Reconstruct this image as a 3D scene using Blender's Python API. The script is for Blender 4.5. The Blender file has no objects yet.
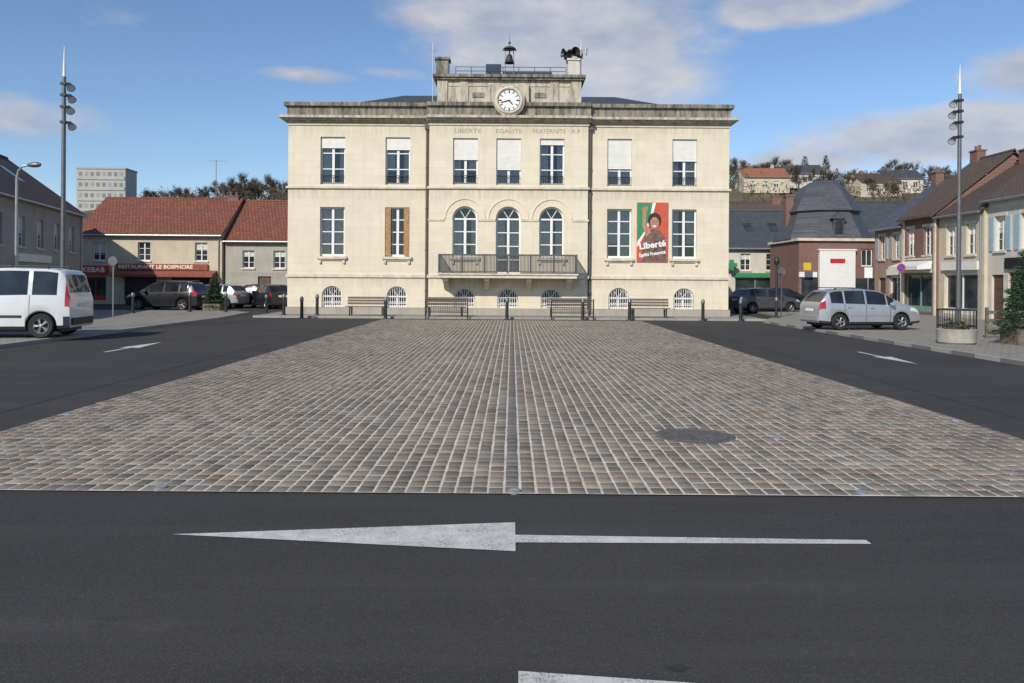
import bpy, bmesh, math, random
import numpy as np
from mathutils import Vector, Matrix
random.seed(7)
S=bpy.context.scene; COL=S.collection
rad=math.radians
# ------------------------------------------------------------------ materials
def newmat(name):
    m=bpy.data.materials.new(name); m.use_nodes=True
    nt=m.node_tree; b=nt.nodes["Principled BSDF"]
    return m,nt,b
def N(nt,t,**k):
    n=nt.nodes.new(t)
    for a,v in k.items(): setattr(n,a,v)
    return n
def mixc(nt,fac,a,b,blend='MIX'):
    n=N(nt,'ShaderNodeMix',data_type='RGBA',blend_type=blend)
    for sock,v in ((n.inputs[0],fac),(n.inputs[6],a),(n.inputs[7],b)):
        if isinstance(v,bpy.types.NodeSocket): nt.links.new(v,sock)
        else: sock.default_value=v
    return n.outputs[2]
def c4(c,k=1): return (min(1,c[0]*k),min(1,c[1]*k),min(1,c[2]*k),1)
def noise(nt,vec,scale,detail=3,rough=.6):
    n=N(nt,'ShaderNodeTexNoise'); n.inputs['Scale'].default_value=scale
    n.inputs['Detail'].default_value=detail; n.inputs['Roughness'].default_value=rough
    if vec is not None: nt.links.new(vec,n.inputs['Vector'])
    return n.outputs['Fac']
def ramp(nt,fac,a,b,ca=(0,0,0,1),cb=(1,1,1,1)):
    r=N(nt,'ShaderNodeValToRGB'); r.color_ramp.elements[0].position=a; r.color_ramp.elements[1].position=b
    r.color_ramp.elements[0].color=ca; r.color_ramp.elements[1].color=cb
    nt.links.new(fac,r.inputs[0]); return r.outputs[0]
def bumpn(nt,b,h,st,dist=.02):
    n=N(nt,'ShaderNodeBump'); n.inputs['Strength'].default_value=st; n.inputs['Distance'].default_value=dist
    nt.links.new(h,n.inputs['Height']); nt.links.new(n.outputs[0],b.inputs['Normal'])
def ma_(nt,op,a,b=None):
    n=N(nt,'ShaderNodeMath',operation=op)
    for i,v_ in enumerate((a,b)):
        if v_ is None: continue
        if isinstance(v_,(int,float)): n.inputs[i].default_value=v_
        else: nt.links.new(v_,n.inputs[i])
    return n.outputs[0]
def M(name,col,rough=.7,metal=0,var=.15,scale=4,bump=0,coat=0,spec=.5):
    m,nt,b=newmat(name)
    tc=N(nt,'ShaderNodeTexCoord').outputs['Object']
    f2=ramp(nt,noise(nt,tc,scale,4),.3,.7)
    nt.links.new(mixc(nt,f2,c4(col,1-var),c4(col,1+var)),b.inputs['Base Color'])
    b.inputs['Roughness'].default_value=rough; b.inputs['Metallic'].default_value=metal
    b.inputs['Coat Weight'].default_value=coat; b.inputs['Specular IOR Level'].default_value=spec
    if bump: bumpn(nt,b,noise(nt,tc,scale*8,3),bump)
    return m
def wallvec(nt,kz=1.0):
    tc=N(nt,'ShaderNodeTexCoord').outputs['Object']
    s=N(nt,'ShaderNodeSeparateXYZ'); nt.links.new(tc,s.inputs[0])
    c=N(nt,'ShaderNodeCombineXYZ'); nt.links.new(ma_(nt,'ADD',s.outputs[0],s.outputs[1]),c.inputs[0]); nt.links.new(ma_(nt,'MULTIPLY',s.outputs[2],kz),c.inputs[1])
    return tc,c.outputs[0],s
def brickM(name,c1,c2,mort,bw,bh,ms,stain=.25,bump=.3,rough=.85,kz=1.0,flat=False,streak=True,staincol=None,under=()):
    m,nt,b=newmat(name)
    tc,v,s=wallvec(nt,kz)
    if flat: v=tc
    br=N(nt,'ShaderNodeTexBrick'); nt.links.new(v,br.inputs['Vector'])
    br.inputs['Color1'].default_value=c4(c1); br.inputs['Color2'].default_value=c4(c2); br.inputs['Mortar'].default_value=c4(mort)
    br.inputs['Scale'].default_value=1; br.inputs['Mortar Size'].default_value=ms; br.inputs['Mortar Smooth'].default_value=.4
    br.inputs['Brick Width'].default_value=bw; br.inputs['Row Height'].default_value=bh
    f=ramp(nt,noise(nt,tc,.9,5,.65),.38,.72)
    sc=staincol or (c1[0]*.52,c1[1]*.49,c1[2]*.46)
    cc=mixc(nt,ma_(nt,'MULTIPLY',f,stain),br.outputs['Color'],c4(sc))
    if streak:
        mp=N(nt,'ShaderNodeMapping'); mp.inputs['Scale'].default_value=(3,3,.3); nt.links.new(tc,mp.inputs[0])
        f3=ramp(nt,noise(nt,mp.outputs[0],1.3,5,.7),.5,.75)
        amt=ma_(nt,'MULTIPLY',f3,stain*.8)
        for (zt,ln) in under:
            g=N(nt,'ShaderNodeMapRange'); g.inputs[1].default_value=zt-ln; g.inputs[2].default_value=zt; nt.links.new(s.outputs[2],g.inputs[0])
            g2=ma_(nt,'MULTIPLY',g.outputs[0],ma_(nt,'LESS_THAN',s.outputs[2],zt))
            st=ramp(nt,noise(nt,mp.outputs[0],2.4,4,.7),.34,.62)
            amt=ma_(nt,'MAXIMUM',amt,ma_(nt,'MULTIPLY',ma_(nt,'MULTIPLY',g2,st),.5))
        cc=mixc(nt,amt,cc,c4(sc,.8))
    nt.links.new(cc,b.inputs['Base Color']); b.inputs['Roughness'].default_value=rough
    h=ma_(nt,'SUBTRACT',noise(nt,tc,25,3),br.outputs['Fac'])
    bumpn(nt,b,h,bump,.02)
    return m
stone=brickM('cream_limestone',(.745,.665,.515),(.70,.62,.475),(.57,.50,.385),.95,.36,.005,.2,.2,under=((9.5,1.1),(6.2,.8),(1.93,.6)))
stone_trim=M('stone_trim',(.61,.545,.43),.85,var=.2,scale=3,bump=.2)
def weathered(name,lo,hi,a0=.36,a1=.62):
    m,nt,b=newmat(name); tc=N(nt,'ShaderNodeTexCoord').outputs['Object']
    mp=N(nt,'ShaderNodeMapping'); mp.inputs['Scale'].default_value=(1.6,1.6,.3); nt.links.new(tc,mp.inputs[0])
    a=ramp(nt,noise(nt,mp.outputs[0],3.0,6,.75),a0,a1)
    nt.links.new(mixc(nt,a,c4(lo),c4(hi)),b.inputs['Base Color']); b.inputs['Roughness'].default_value=.92
    bumpn(nt,b,noise(nt,tc,18,4),.5); return m
stone_dark=weathered('weathered_stone',(.07,.066,.056),(.34,.31,.245),.38,.64)
stone_mid=weathered('attic_stone',(.20,.18,.145),(.56,.50,.385),.34,.58)
letter_m=M('carved_lettering',(.34,.295,.22),.9,var=.1)
plinth_m=brickM('plinth_stone',(.42,.39,.33),(.37,.34,.29),(.25,.23,.2),.8,.4,.008,.45,.3)
slate=brickM('slate_roof',(.05,.055,.065),(.075,.08,.09),(.02,.02,.025),.3,.16,.01,.25,.5,.55,1.4,staincol=(.09,.09,.085))
slate2=brickM('light_slate_roof',(.075,.08,.09),(.115,.12,.13),(.035,.035,.04),.3,.16,.012,.4,.5,.5,1.4,staincol=(.05,.052,.055))
redtile=brickM('red_tile_roof',(.33,.10,.05),(.20,.065,.04),(.07,.03,.022),.24,.2,.025,.5,.9,.8,1.4,staincol=(.13,.062,.042))
browntile=brickM('brown_tile_roof',(.12,.08,.062),(.08,.06,.05),(.04,.03,.03),.24,.2,.02,.35,.9,.85,1.4)
browntile2=brickM('weathered_tile_roof',(.15,.085,.06),(.10,.07,.055),(.05,.035,.03),.24,.2,.02,.5,.9,.85,1.4,staincol=(.07,.07,.05))
orangetile=brickM('orange_tile_roof',(.36,.14,.08),(.30,.11,.06),(.14,.06,.04),.3,.3,.02,.2,.4,.85,1.4)
brick_m=brickM('red_brick',(.22,.10,.075),(.165,.078,.06),(.28,.24,.21),.22,.075,.008,.25,.3)
def plaster(name,col):
    return brickM(name,col,(col[0]*.97,col[1]*.97,col[2]*.97),col,3,3,.0,.4,.1,.9,under=((5.3,1.4),(2.2,.7)))
render_cream=plaster('cream_render',(.60,.53,.40))
render_white=plaster('white_render',(.64,.60,.52))
render_grey=plaster('grey_render',(.42,.40,.35))
block_grey=M('block_grey',(.30,.305,.30),.9,var=.1,scale=.4)
block_light=M('block_light',(.40,.395,.375),.9,var=.08,scale=.4)
render_pink=brickM('pink_brick',(.38,.24,.18),(.31,.19,.15),(.42,.37,.31),.22,.075,.01,.2,.2)
white=M('white_paint',(.76,.76,.74),.5,var=.05)
offwhite=M('blind_white',(.72,.71,.66),.6,var=.06)
metal_dark=M('dark_metal',(.035,.037,.04),.45,metal=.3,var=.2)
metal_grey=M('grey_metal',(.16,.165,.17),.45,metal=.6,var=.15)
metal_rail=M('railing_dark_grey',(.085,.088,.09),.6,metal=.1,var=.2)
iron_m=M('cast_iron',(.12,.11,.105),.7,metal=.2,var=.3,scale=9)
galv=M('galvanised_steel',(.38,.39,.40),.45,metal=.7,var=.15)
pipe_m=M('pipe_brown',(.10,.085,.07),.6,var=.2)
wood_shut=M('varnished_wood',(.36,.20,.085),.6,var=.3,scale=8)
wood_m=M('bench_wood',(.15,.125,.10),.75,var=.3,scale=8)
blueshut=M('pale_blue_shutter',(.38,.50,.55),.7,var=.1)
greyshut=M('grey_shutter',(.42,.43,.42),.7,var=.1)
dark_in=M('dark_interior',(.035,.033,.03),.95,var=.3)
red_p=M('red_paint',(.50,.03,.03),.45,var=.1)
orange_p=M('orange_red_print',(.55,.09,.045),.5,var=.15,scale=3)
awn_br=M('awning_red_brown',(.26,.075,.05),.85,var=.2)
cream_p=M('cream_paint',(.78,.73,.58),.6,var=.05)
green_p=M('green_paint',(.04,.24,.10),.5,var=.1)
teal_p=M('pale_green_paint',(.16,.32,.25),.6,var=.1)
brown_p=M('brown_paint',(.11,.06,.035),.6,var=.15)
yellow_p=M('yellow_paint',(.65,.45,.04),.5,var=.05)
blue_p=M('blue_paint',(.02,.08,.36),.4,var=.08)
black_p=M('black_paint',(.012,.012,.013),.5,var=.1)
skin_p=M('poster_skin',(.42,.22,.14),.5,var=.2,scale=6)
concrete=M('concrete',(.36,.34,.30),.9,var=.2,scale=6,bump=.3)
rubber=M('tyre_rubber',(.018,.018,.019),.85,var=.15)
plastic=M('black_plastic',(.025,.026,.028),.6,var=.1)
chrome=M('alloy_rim',(.45,.46,.47),.35,metal=.8,var=.08)
rimgrey=M('steel_rim',(.30,.31,.32),.45,metal=.6,var=.1)
head_m=M('headlight_glass',(.62,.65,.68),.12,var=.1,coat=1)
tail_m=M('tail_light_red',(.38,.012,.012),.18,var=.1,coat=1)
def paintM(name,col,metal=0.,rough=.35): return M(name,col,rough,metal,var=.06,scale=2,coat=.8)
p_white=paintM('car_white',(.60,.61,.62)); p_silver=paintM('car_silver',(.46,.47,.49),.55,.38)
p_black=paintM('car_black',(.012,.013,.016)); p_blue=paintM('car_dark_blue',(.02,.03,.06)); p_grey=paintM('car_grey',(.10,.105,.115),.5)
def glassM(name,col,rough=.05):
    m,nt,b=newmat(name); tc=N(nt,'ShaderNodeTexCoord').outputs['Object']
    nt.links.new(mixc(nt,ramp(nt,noise(nt,tc,1.1,2),.35,.65),c4(col,.5),c4(col,1.5)),b.inputs['Base Color'])
    b.inputs['Roughness'].default_value=rough; b.inputs['Specular IOR Level'].default_value=.6
    bumpn(nt,b,noise(nt,tc,2.5,1),.08,.05)
    return m
car_glass=glassM('car_glass',(.02,.024,.028)); far_glass=glassM('window_glass',(.035,.042,.05))
def clear_pane():
    m=bpy.data.materials.new('clear_pane'); m.use_nodes=True; nt=m.node_tree; nt.nodes.clear()
    o=N(nt,'ShaderNodeOutputMaterial'); t=N(nt,'ShaderNodeBsdfTransparent'); t.inputs[0].default_value=(.86,.88,.88,1)
    g=N(nt,'ShaderNodeBsdfGlossy'); g.inputs[0].default_value=(.75,.75,.72,1); g.inputs['Roughness'].default_value=.04
    x=N(nt,'ShaderNodeMixShader'); fr=N(nt,'ShaderNodeFresnel'); fr.inputs[0].default_value=1.5
    nt.links.new(ma_(nt,'ADD',fr.outputs[0],.06),x.inputs[0]); nt.links.new(t.outputs[0],x.inputs[1]); nt.links.new(g.outputs[0],x.inputs[2]); nt.links.new(x.outputs[0],o.inputs[0])
    return m
pane_m=clear_pane()
curtain_m=M('net_curtain',(.55,.55,.52),.9,var=.2,scale=7)

def asphalt(name,base):
    m,nt,b=newmat(name); tc=N(nt,'ShaderNodeTexCoord').outputs['Object']
    big=ramp(nt,noise(nt,tc,.3,4,.6),.3,.7)
    c=mixc(nt,big,c4(base,.86),c4(base,1.2))
    gr=ramp(nt,noise(nt,tc,120,3,.8),.36,.66,(.6,.6,.6,1),(1.0,1.0,1.0,1))
    c=mixc(nt,1.0,c,gr,'MULTIPLY')
    vo=N(nt,'ShaderNodeTexVoronoi'); vo.inputs['Scale'].default_value=150; nt.links.new(tc,vo.inputs['Vector'])
    rr=N(nt,'ShaderNodeSeparateColor'); nt.links.new(vo.outputs['Color'],rr.inputs[0])
    c=mixc(nt,ramp(nt,rr.outputs[0],.75,1.0,(0,0,0,1),(.5,.5,.5,1)),c,c4(base,2.0))
    mp=N(nt,'ShaderNodeMapping'); mp.inputs['Scale'].default_value=(.12,1.4,1); nt.links.new(tc,mp.inputs[0])
    c=mixc(nt,ramp(nt,noise(nt,mp.outputs[0],1.2,4,.6),.50,.75,(0,0,0,1),(.4,.4,.4,1)),c,c4(base,1.6))
    c=mixc(nt,ramp(nt,noise(nt,tc,2.1,5,.7),.62,.72,(0,0,0,1),(.4,.4,.4,1)),c,c4(base,.5))
    c=mixc(nt,ramp(nt,noise(nt,tc,.9,7,.75),.60,.74,(0,0,0,1),(.35,.35,.35,1)),c,c4(base,2.0))
    nt.links.new(c,b.inputs['Base Color']); b.inputs['Roughness'].default_value=.9
    b.inputs['Specular IOR Level'].default_value=.2
    bumpn(nt,b,vo.outputs['Distance'],.4,.005)
    return m
asph=asphalt('asphalt',(.060,.0575,.056)); asph2=asphalt('older_asphalt',(.085,.08,.075))
def roadpaint():
    m,nt,b=newmat('worn_road_paint'); tc=N(nt,'ShaderNodeTexCoord').outputs['Object']
    a=ramp(nt,noise(nt,tc,95,4,.8),.49,.58); k=ramp(nt,noise(nt,tc,4,5,.7),.38,.66)
    base=mixc(nt,ramp(nt,noise(nt,tc,9,4),.3,.7),(.56,.55,.51,1),(.76,.75,.70,1))
    base=mixc(nt,ramp(nt,noise(nt,tc,140,2,.8),.4,.65,(.3,.3,.3,1),(0,0,0,1)),base,(.26,.255,.24,1))
    nt.links.new(mixc(nt,ma_(nt,'MULTIPLY',a,k),base,(.08,.078,.075,1)),b.inputs['Base Color']); b.inputs['Roughness'].default_value=.8
    bumpn(nt,b,noise(nt,tc,120,2),.6,.006); return m
rpaint=roadpaint()
def cobbleM():
    m,nt,b=newmat('cobble_stone'); tc=N(nt,'ShaderNodeTexCoord').outputs['Object']
    at=N(nt,'ShaderNodeAttribute'); at.attribute_name='Col'
    n1=noise(nt,tc,32,4,.7)
    c=mixc(nt,ramp(nt,n1,.3,.75),(.68,.67,.66,1),(1.0,1.0,1.0,1))
    c=mixc(nt,1.0,at.outputs['Color'],c,'MULTIPLY')
    big=ramp(nt,noise(nt,tc,.4,5,.6),.32,.68,(.76,.745,.73,1),(1,1,1,1))
    c=mixc(nt,1.0,c,big,'MULTIPLY')
    nt.links.new(c,b.inputs['Base Color']); b.inputs['Roughness'].default_value=.85; b.inputs['Specular IOR Level'].default_value=.2
    bumpn(nt,b,noise(nt,tc,45,3,.7),.5,.006); return m
cobble_m=cobbleM()
joint_m=M('sandy_joint',(.60,.54,.44),.95,var=.22,scale=2.5,bump=.3)
pave_m=brickM('pavement_setts',(.28,.255,.215),(.20,.185,.16),(.33,.305,.26),.2,.16,.02,.3,.5,flat=True,streak=False)
kerb_m=brickM('kerb_granite',(.36,.34,.32),(.30,.29,.27),(.15,.15,.14),1.0,1.0,.015,.3,.3,flat=True,streak=False)
grass_m=M('hill_grass',(.095,.082,.045),.95,var=.4,scale=.06)
twig_m=M('bare_twigs',(.125,.096,.068),.95,var=.25,scale=.3)
bark_m=M('bark',(.10,.085,.065),.9,var=.3)
needle_m=M('conifer_needles',(.035,.07,.03),.8,var=.5,scale=3)
leaf_m=M('ivy_green',(.085,.085,.045),.9,var=.4,scale=.4)
# ------------------------------------------------------------------ mesh builder
class MB:
    def __init__(s): s.v=[]; s.f=[]; s.m=[]
    def poly(s,pts,m=0):
        i=len(s.v); s.v+= [tuple(p) for p in pts]; s.f.append(tuple(range(i,i+len(pts)))); s.m.append(m)
    def box(s,x0,x1,y0,y1,z0,z1,m=0):
        i=len(s.v)
        s.v+=[(x0,y0,z0),(x1,y0,z0),(x1,y1,z0),(x0,y1,z0),(x0,y0,z1),(x1,y0,z1),(x1,y1,z1),(x0,y1,z1)]
        for f in ((0,3,2,1),(4,5,6,7),(0,1,5,4),(1,2,6,5),(2,3,7,6),(3,0,4,7)):
            s.f.append(tuple(i+a for a in f)); s.m.append(m)
    def cyl(s,p0,p1,r0,r1=None,n=10,m=0,caps=True):
        if r1 is None: r1=r0
        p0=Vector(p0); p1=Vector(p1); d=(p1-p0).normalized()
        a=d.orthogonal().normalized(); b=d.cross(a); i=len(s.v)
        for k in range(n):
            t=2*math.pi*k/n; o=a*math.cos(t)+b*math.sin(t)
            s.v.append(tuple(p0+o*r0)); s.v.append(tuple(p1+o*r1))
        for k in range(n):
            k2=(k+1)%n
            s.f.append((i+2*k,i+2*k2,i+2*k2+1,i+2*k+1)); s.m.append(m)
        if caps:
            s.f.append(tuple(i+2*k for k in range(n))[::-1]); s.m.append(m)
            s.f.append(tuple(i+2*k+1 for k in range(n))); s.m.append(m)
    def lathe(s,c,axis,prof,n=20,m=0):
        c=Vector(c); d=Vector(axis).normalized(); a=d.orthogonal().normalized(); b=d.cross(a); i=len(s.v); P=len(prof)
        for k in range(n):
            t=2*math.pi*k/n; o=a*math.cos(t)+b*math.sin(t)
            for (r,h) in prof: s.v.append(tuple(c+o*r+d*h))
        for k in range(n):
            k2=(k+1)%n
            for j in range(P-1):
                s.f.append((i+k*P+j,i+k2*P+j,i+k2*P+j+1,i+k*P+j+1)); s.m.append(m)
    def obj(s,name,mats,parent=None,loc=(0,0,0),smooth=False,rot=None):
        me=bpy.data.meshes.new(name); me.from_pydata(s.v,[],s.f)
        if not isinstance(mats,(list,tuple)): mats=[mats]
        for x in mats: me.materials.append(x)
        if len(mats)>1: me.polygons.foreach_set('material_index',s.m)
        me.update()
        if smooth:
            me.shade_smooth()
            me.set_sharp_from_angle(angle=rad(40))
        o=bpy.data.objects.new(name,me); COL.objects.link(o); o.location=loc
        if rot: o.rotation_euler=rot
        if parent: o.parent=parent
        return o
def thing(name,label,cat,loc=(0,0,0),rz=0,group=None):
    e=bpy.data.objects.new(name,None); COL.objects.link(e); e.location=loc; e.rotation_euler=(0,0,rz); e.empty_display_size=.3
    e['label']=label; e['category']=cat
    if group: e['group']=group
    return e
def structure(o,label=None):
    o['kind']='structure'
    if label: o['label']=label
    return o
def dup(root,loc,rz=None,label=None):
    def rec(o,par):
        c=o.copy(); COL.objects.link(c)
        if par is not None:
            c.parent=par; c.matrix_parent_inverse=o.matrix_parent_inverse.copy()
        for ch in list(o.children): rec(ch,c)
        return c
    c=rec(root,None); c.location=loc
    if rz is not None: c.rotation_euler=(0,0,rz)
    if label: c['label']=label
    return c
def text(parent,s,size,loc,mat,rot=(math.pi/2,0,0),ext=.006,name='lettering',width=None,bold=0):
    cu=bpy.data.curves.new('t','FONT'); cu.body=s; cu.size=size; cu.extrude=ext; cu.align_x='CENTER'; cu.align_y='CENTER'; cu.resolution_u=3; cu.offset=bold
    o=bpy.data.objects.new('t',cu); COL.objects.link(o); bpy.context.view_layer.update()
    dg=bpy.context.evaluated_depsgraph_get(); me=bpy.data.meshes.new_from_object(o.evaluated_get(dg))
    bpy.data.objects.remove(o); me.materials.clear(); me.materials.append(mat)
    r=bpy.data.objects.new(name,me); COL.objects.link(r); r.location=loc; r.rotation_euler=rot; r.parent=parent
    if width:
        xs=[v.co.x for v in me.vertices]; w=max(xs)-min(xs); r.scale=(width/w,1,1)
    return r
# ------------------------------------------------------------------ wall with openings
def wall(mb,x0,x1,z0,z1,ops,y=0,dep=.28,m=0):
    xs=sorted({x0,x1,*[o[0] for o in ops],*[o[1] for o in ops]}); zs=sorted({z0,z1,*[o[2] for o in ops],*[o[3] for o in ops]})
    xs=[x for x in xs if x0<=x<=x1]; zs=[z for z in zs if z0<=z<=z1]
    for i in range(len(xs)-1):
        for j in range(len(zs)-1):
            cx=(xs[i]+xs[i+1])/2; cz=(zs[j]+zs[j+1])/2
            if any(o[0]<cx<o[1] and o[2]<cz<o[3] for o in ops): continue
            mb.poly([(xs[i],y,zs[j]),(xs[i+1],y,zs[j]),(xs[i+1],y,zs[j+1]),(xs[i],y,zs[j+1])],m)
    for o in ops:
        if not (x0<=o[0] and o[1]<=x1): continue
        a,b,c,d=o[:4]; arch=len(o)>4 and o[4]; y2=y+dep
        zt=d
        if arch:
            r=(b-a)/2; zt=d-r; cx=(a+b)/2; n=14
            pts=[(cx-r*math.cos(math.pi*k/n),zt+r*math.sin(math.pi*k/n)) for k in range(n+1)]
            for k in range(n):
                (xa,za),(xb,zb)=pts[k],pts[k+1]
                mb.poly([(xa,y,za),(xb,y,zb),(xb,y,d),(xa,y,d)],m)
                mb.poly([(xa,y,za),(xa,y2,za),(xb,y2,zb),(xb,y,zb)],m)
        else: mb.poly([(a,y,d),(a,y2,d),(b,y2,d),(b,y,d)],m)
        mb.poly([(a,y,c),(a,y2,c),(a,y2,zt),(a,y,zt)],m)
        mb.poly([(b,y,c),(b,y,zt),(b,y2,zt),(b,y2,c)],m)
        mb.poly([(a,y,c),(b,y,c),(b,y2,c),(a,y2,c)],m)
def archpts(cx,r,zc,n=16): return [(cx-r*math.cos(math.pi*k/n),zc+r*math.sin(math.pi*k/n)) for k in range(n+1)]
def bar_arch(mb,cx,zc,ri,ro,y0,y1,m=0,n=16):
    a=archpts(cx,ri,zc,n); b=archpts(cx,ro,zc,n)
    for k in range(n):
        mb.poly([(a[k][0],y0,a[k][1]),(a[k+1][0],y0,a[k+1][1]),(b[k+1][0],y0,b[k+1][1]),(b[k][0],y0,b[k][1])],m)
        mb.poly([(b[k][0],y0,b[k][1]),(b[k+1][0],y0,b[k+1][1]),(b[k+1][0],y1,b[k+1][1]),(b[k][0],y1,b[k][1])],m)
        mb.poly([(a[k][0],y0,a[k][1]),(a[k][0],y1,a[k][1]),(a[k+1][0],y1,a[k+1][1]),(a[k+1][0],y0,a[k+1][1])],m)
# ================================================================== TOWN HALL
TH=thing('town_hall','symmetrical cream limestone town hall with clock and balcony','town hall',(-.2,39,0))
def th_window(cx,z0,z1,w,y,arch=False,rows=4,blind=0,sill=True,name='window',frame=white,curtain=.4):
    a,b=cx-w/2,cx+w/2; yf=y+.17; zt=z1-(w/2 if arch else 0); t=.075
    f=MB()
    f.box(a,a+t,yf,yf+.06,z0,zt); f.box(b-t,b,yf,yf+.06,z0,zt); f.box(a+t,b-t,yf,yf+.06,z0,z0+t+.03)
    f.box(cx-.06,cx+.06,yf-.012,yf+.06,z0+t+.03,zt-(0 if arch else t))
    if arch:
        bar_arch(f,cx,zt,w/2-t,w/2-.001,yf,yf+.06); f.box(a+t,b-t,yf-.006,yf+.06,zt-.04,zt+.04)
        for an in (60,120):
            c_,s_=math.cos(rad(an)),math.sin(rad(an))
            f.cyl((cx,yf+.02,zt+.03),(cx+c_*(w/2-t),yf+.02,zt+s_*(w/2-t)),.02,n=5)
    else: f.box(a+t,b-t,yf,yf+.06,zt-t,zt)
    for k in range(1,rows):
        z=z0+(zt-z0)*k/rows
        f.box(a+t,cx-.061,yf+.008,yf+.05,z-.024,z+.024); f.box(cx+.061,b-t,yf+.008,yf+.05,z-.024,z+.024)
    W=f.obj(name,frame,TH)
    p=MB()
    pts=[(a+.02,yf+.035,z0+.02),(b-.02,yf+.035,z0+.02)]
    if arch: pts+= [(x,yf+.035,z) for x,z in archpts(cx,w/2-.02,zt)[::-1]]
    else: pts+=[(b-.02,yf+.035,z1-.02),(a+.02,yf+.035,z1-.02)]
    p.poly(pts); p.obj('pane',pane_m,W)
    if curtain:
        n=10
        for sx in (-1,1):
            c=MB(); r=min(.49,curtain*random.uniform(.6,1.25))*w
            zc=z0+.04 if random.random()<.8 else z0+(z1-z0)*.3
            for k in range(n):
                u0=k/n;u1=(k+1)/n
                xa=cx+sx*(w/2-.01)-sx*r*u0; xb=cx+sx*(w/2-.01)-sx*r*u1
                ya=y+.33+.02*math.sin(k*1.9); yb=y+.33+.02*math.sin((k+1)*1.9)
                c.poly([(xa,ya,zc),(xb,yb,zc),(xb,yb,(zt if arch else z1)),(xa,ya,(zt if arch else z1))])
            c.obj('curtain',curtain_m,W)
    if blind:
        bl=MB(); zb=z1-(z1-z0)*blind; bl.box(a+.01,b-.01,y+.10,y+.13,zb,z1-.005); bl.box(a+.01,b-.01,y+.09,y+.14,zb-.03,zb)
        k=z1-.06
        while k>zb+.03: bl.box(a+.012,b-.012,y+.092,y+.1,k-.005,k+.012); k-=.06
        bl.obj('blind',offwhite,W)
    if sill:
        s=MB(); s.box(a-.12,b+.12,y-.14,y-.001,z0-.13,z0-.003); s.box(a-.04,b+.04,y-.07,y-.001,z0-.2,z0-.131)
        for sx in (a-.03,b-.07): s.box(sx,sx+.1,y-.1,y-.001,z0-.34,z0-.201)
        s.obj('sill',stone_trim,W)
    return W
YC=-.25; BX=[8.58,5.41]; HW=10.75; CW=3.85
gw=1.2
ops_l=[];ops_r=[]
for sg,L in ((-1,ops_l),(1,ops_r)):
    for b in BX:
        c=sg*b
        L+= [(c-gw/2,c+gw/2,2.9,5.3),(c-gw/2,c+gw/2,6.4,8.72),(c-.5,c+.5,.42,1.45,True)]
ops_c=[]
for c in (-2.1,0,2.1):
    z0=2.12 if c==0 else 2.9
    ops_c+= [(c-gw/2,c+gw/2,z0,5.35,True),(c-gw/2,c+gw/2,6.4,8.66),(c-.5,c+.5,.45,1.4,True)]
ZP=9.5
wl=MB(); wall(wl,-HW,-CW,.42,ZP,ops_l,0); wall(wl,CW,HW,.42,ZP,ops_r,0)
wall(wl,-CW,CW,.42,ZP,ops_c,YC)
for sx in (-CW,CW):
    p=[(sx,YC,0.42),(sx,0,.42),(sx,0,ZP),(sx,YC,ZP)]; wl.poly(p if sx>0 else p[::-1])
wl.poly([(-HW,13,0),(-HW,0,0),(-HW,0,ZP),(-HW,13,ZP)]); wl.poly([(HW,0,0),(HW,13,0),(HW,13,ZP),(HW,0,ZP)]); wl.poly([(HW,13,0),(-HW,13,0),(-HW,13,ZP),(HW,13,ZP)])
wl.obj('wall',stone,TH)
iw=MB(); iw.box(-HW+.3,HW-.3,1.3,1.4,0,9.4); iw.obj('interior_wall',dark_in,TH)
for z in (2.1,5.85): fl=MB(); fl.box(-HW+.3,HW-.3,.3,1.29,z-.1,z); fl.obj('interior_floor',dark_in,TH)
pl=MB(); pl.box(-HW-.07,-CW-.05,-.08,.2,0,.415); pl.box(CW+.05,HW+.07,-.08,.2,0,.415); pl.box(-CW-.05,CW+.05,YC-.08,.2,0,.417)
pl.obj('plinth',plinth_m,TH)
for z0,z1,pr in ((1.88,2.02,.07),(6.2,6.30,.09),(9.28,9.34,.05)):
    sc=MB()
    sc.box(-HW-pr,-CW-.002,-pr,-.001,z0,z1); sc.box(CW+.002,HW+pr,-pr,-.001,z0,z1); sc.box(-CW-pr,CW+pr,YC-pr,YC-.001,z0,z1)
    sc.obj('string_course',stone_trim,TH)
for a,b in ((-CW-.04,-2.1-1.0),(-2.1+.62,-.62),(.62,2.1-.62),(2.1+1.0,CW+.04)):
    sc=MB(); sc.box(a,b,YC-.04,YC-.001,4.64,4.745); sc.obj('impost',stone_trim,TH)
for c in (-2.1,0,2.1):
    ar=MB(); bar_arch(ar,c,4.75,.61,.66,YC-.02,YC,0); bar_arch(ar,c,4.75,.94,.99,YC-.04,YC,0); bar_arch(ar,c,4.75,.66,.94,YC-.004,YC,0)
    ar.obj('archivolt',stone,TH)
co=MB()
def ring(mb,z0,z1,pr):
    mb.box(-HW-pr,-CW-.12,-pr,.4,z0,z1); mb.box(CW+.12,HW+pr,-pr,.4,z0,z1); mb.box(-CW-.12,CW+.12,YC-pr,.4,z0,z1)
    mb.box(-HW-pr,-HW+.3,.401,13,z0,z1); mb.box(HW-.3,HW+pr,.401,13,z0,z1)
ring(co,9.42,9.50,.10); ring(co,9.501,9.59,.22); ring(co,9.591,9.71,.38)
co.obj('cornice',stone_mid,TH)
pa=MB(); ring(pa,9.711,10.2,.05); ring(pa,10.201,10.38,.19)
pa.obj('parapet',stone_dark,TH)
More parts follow.
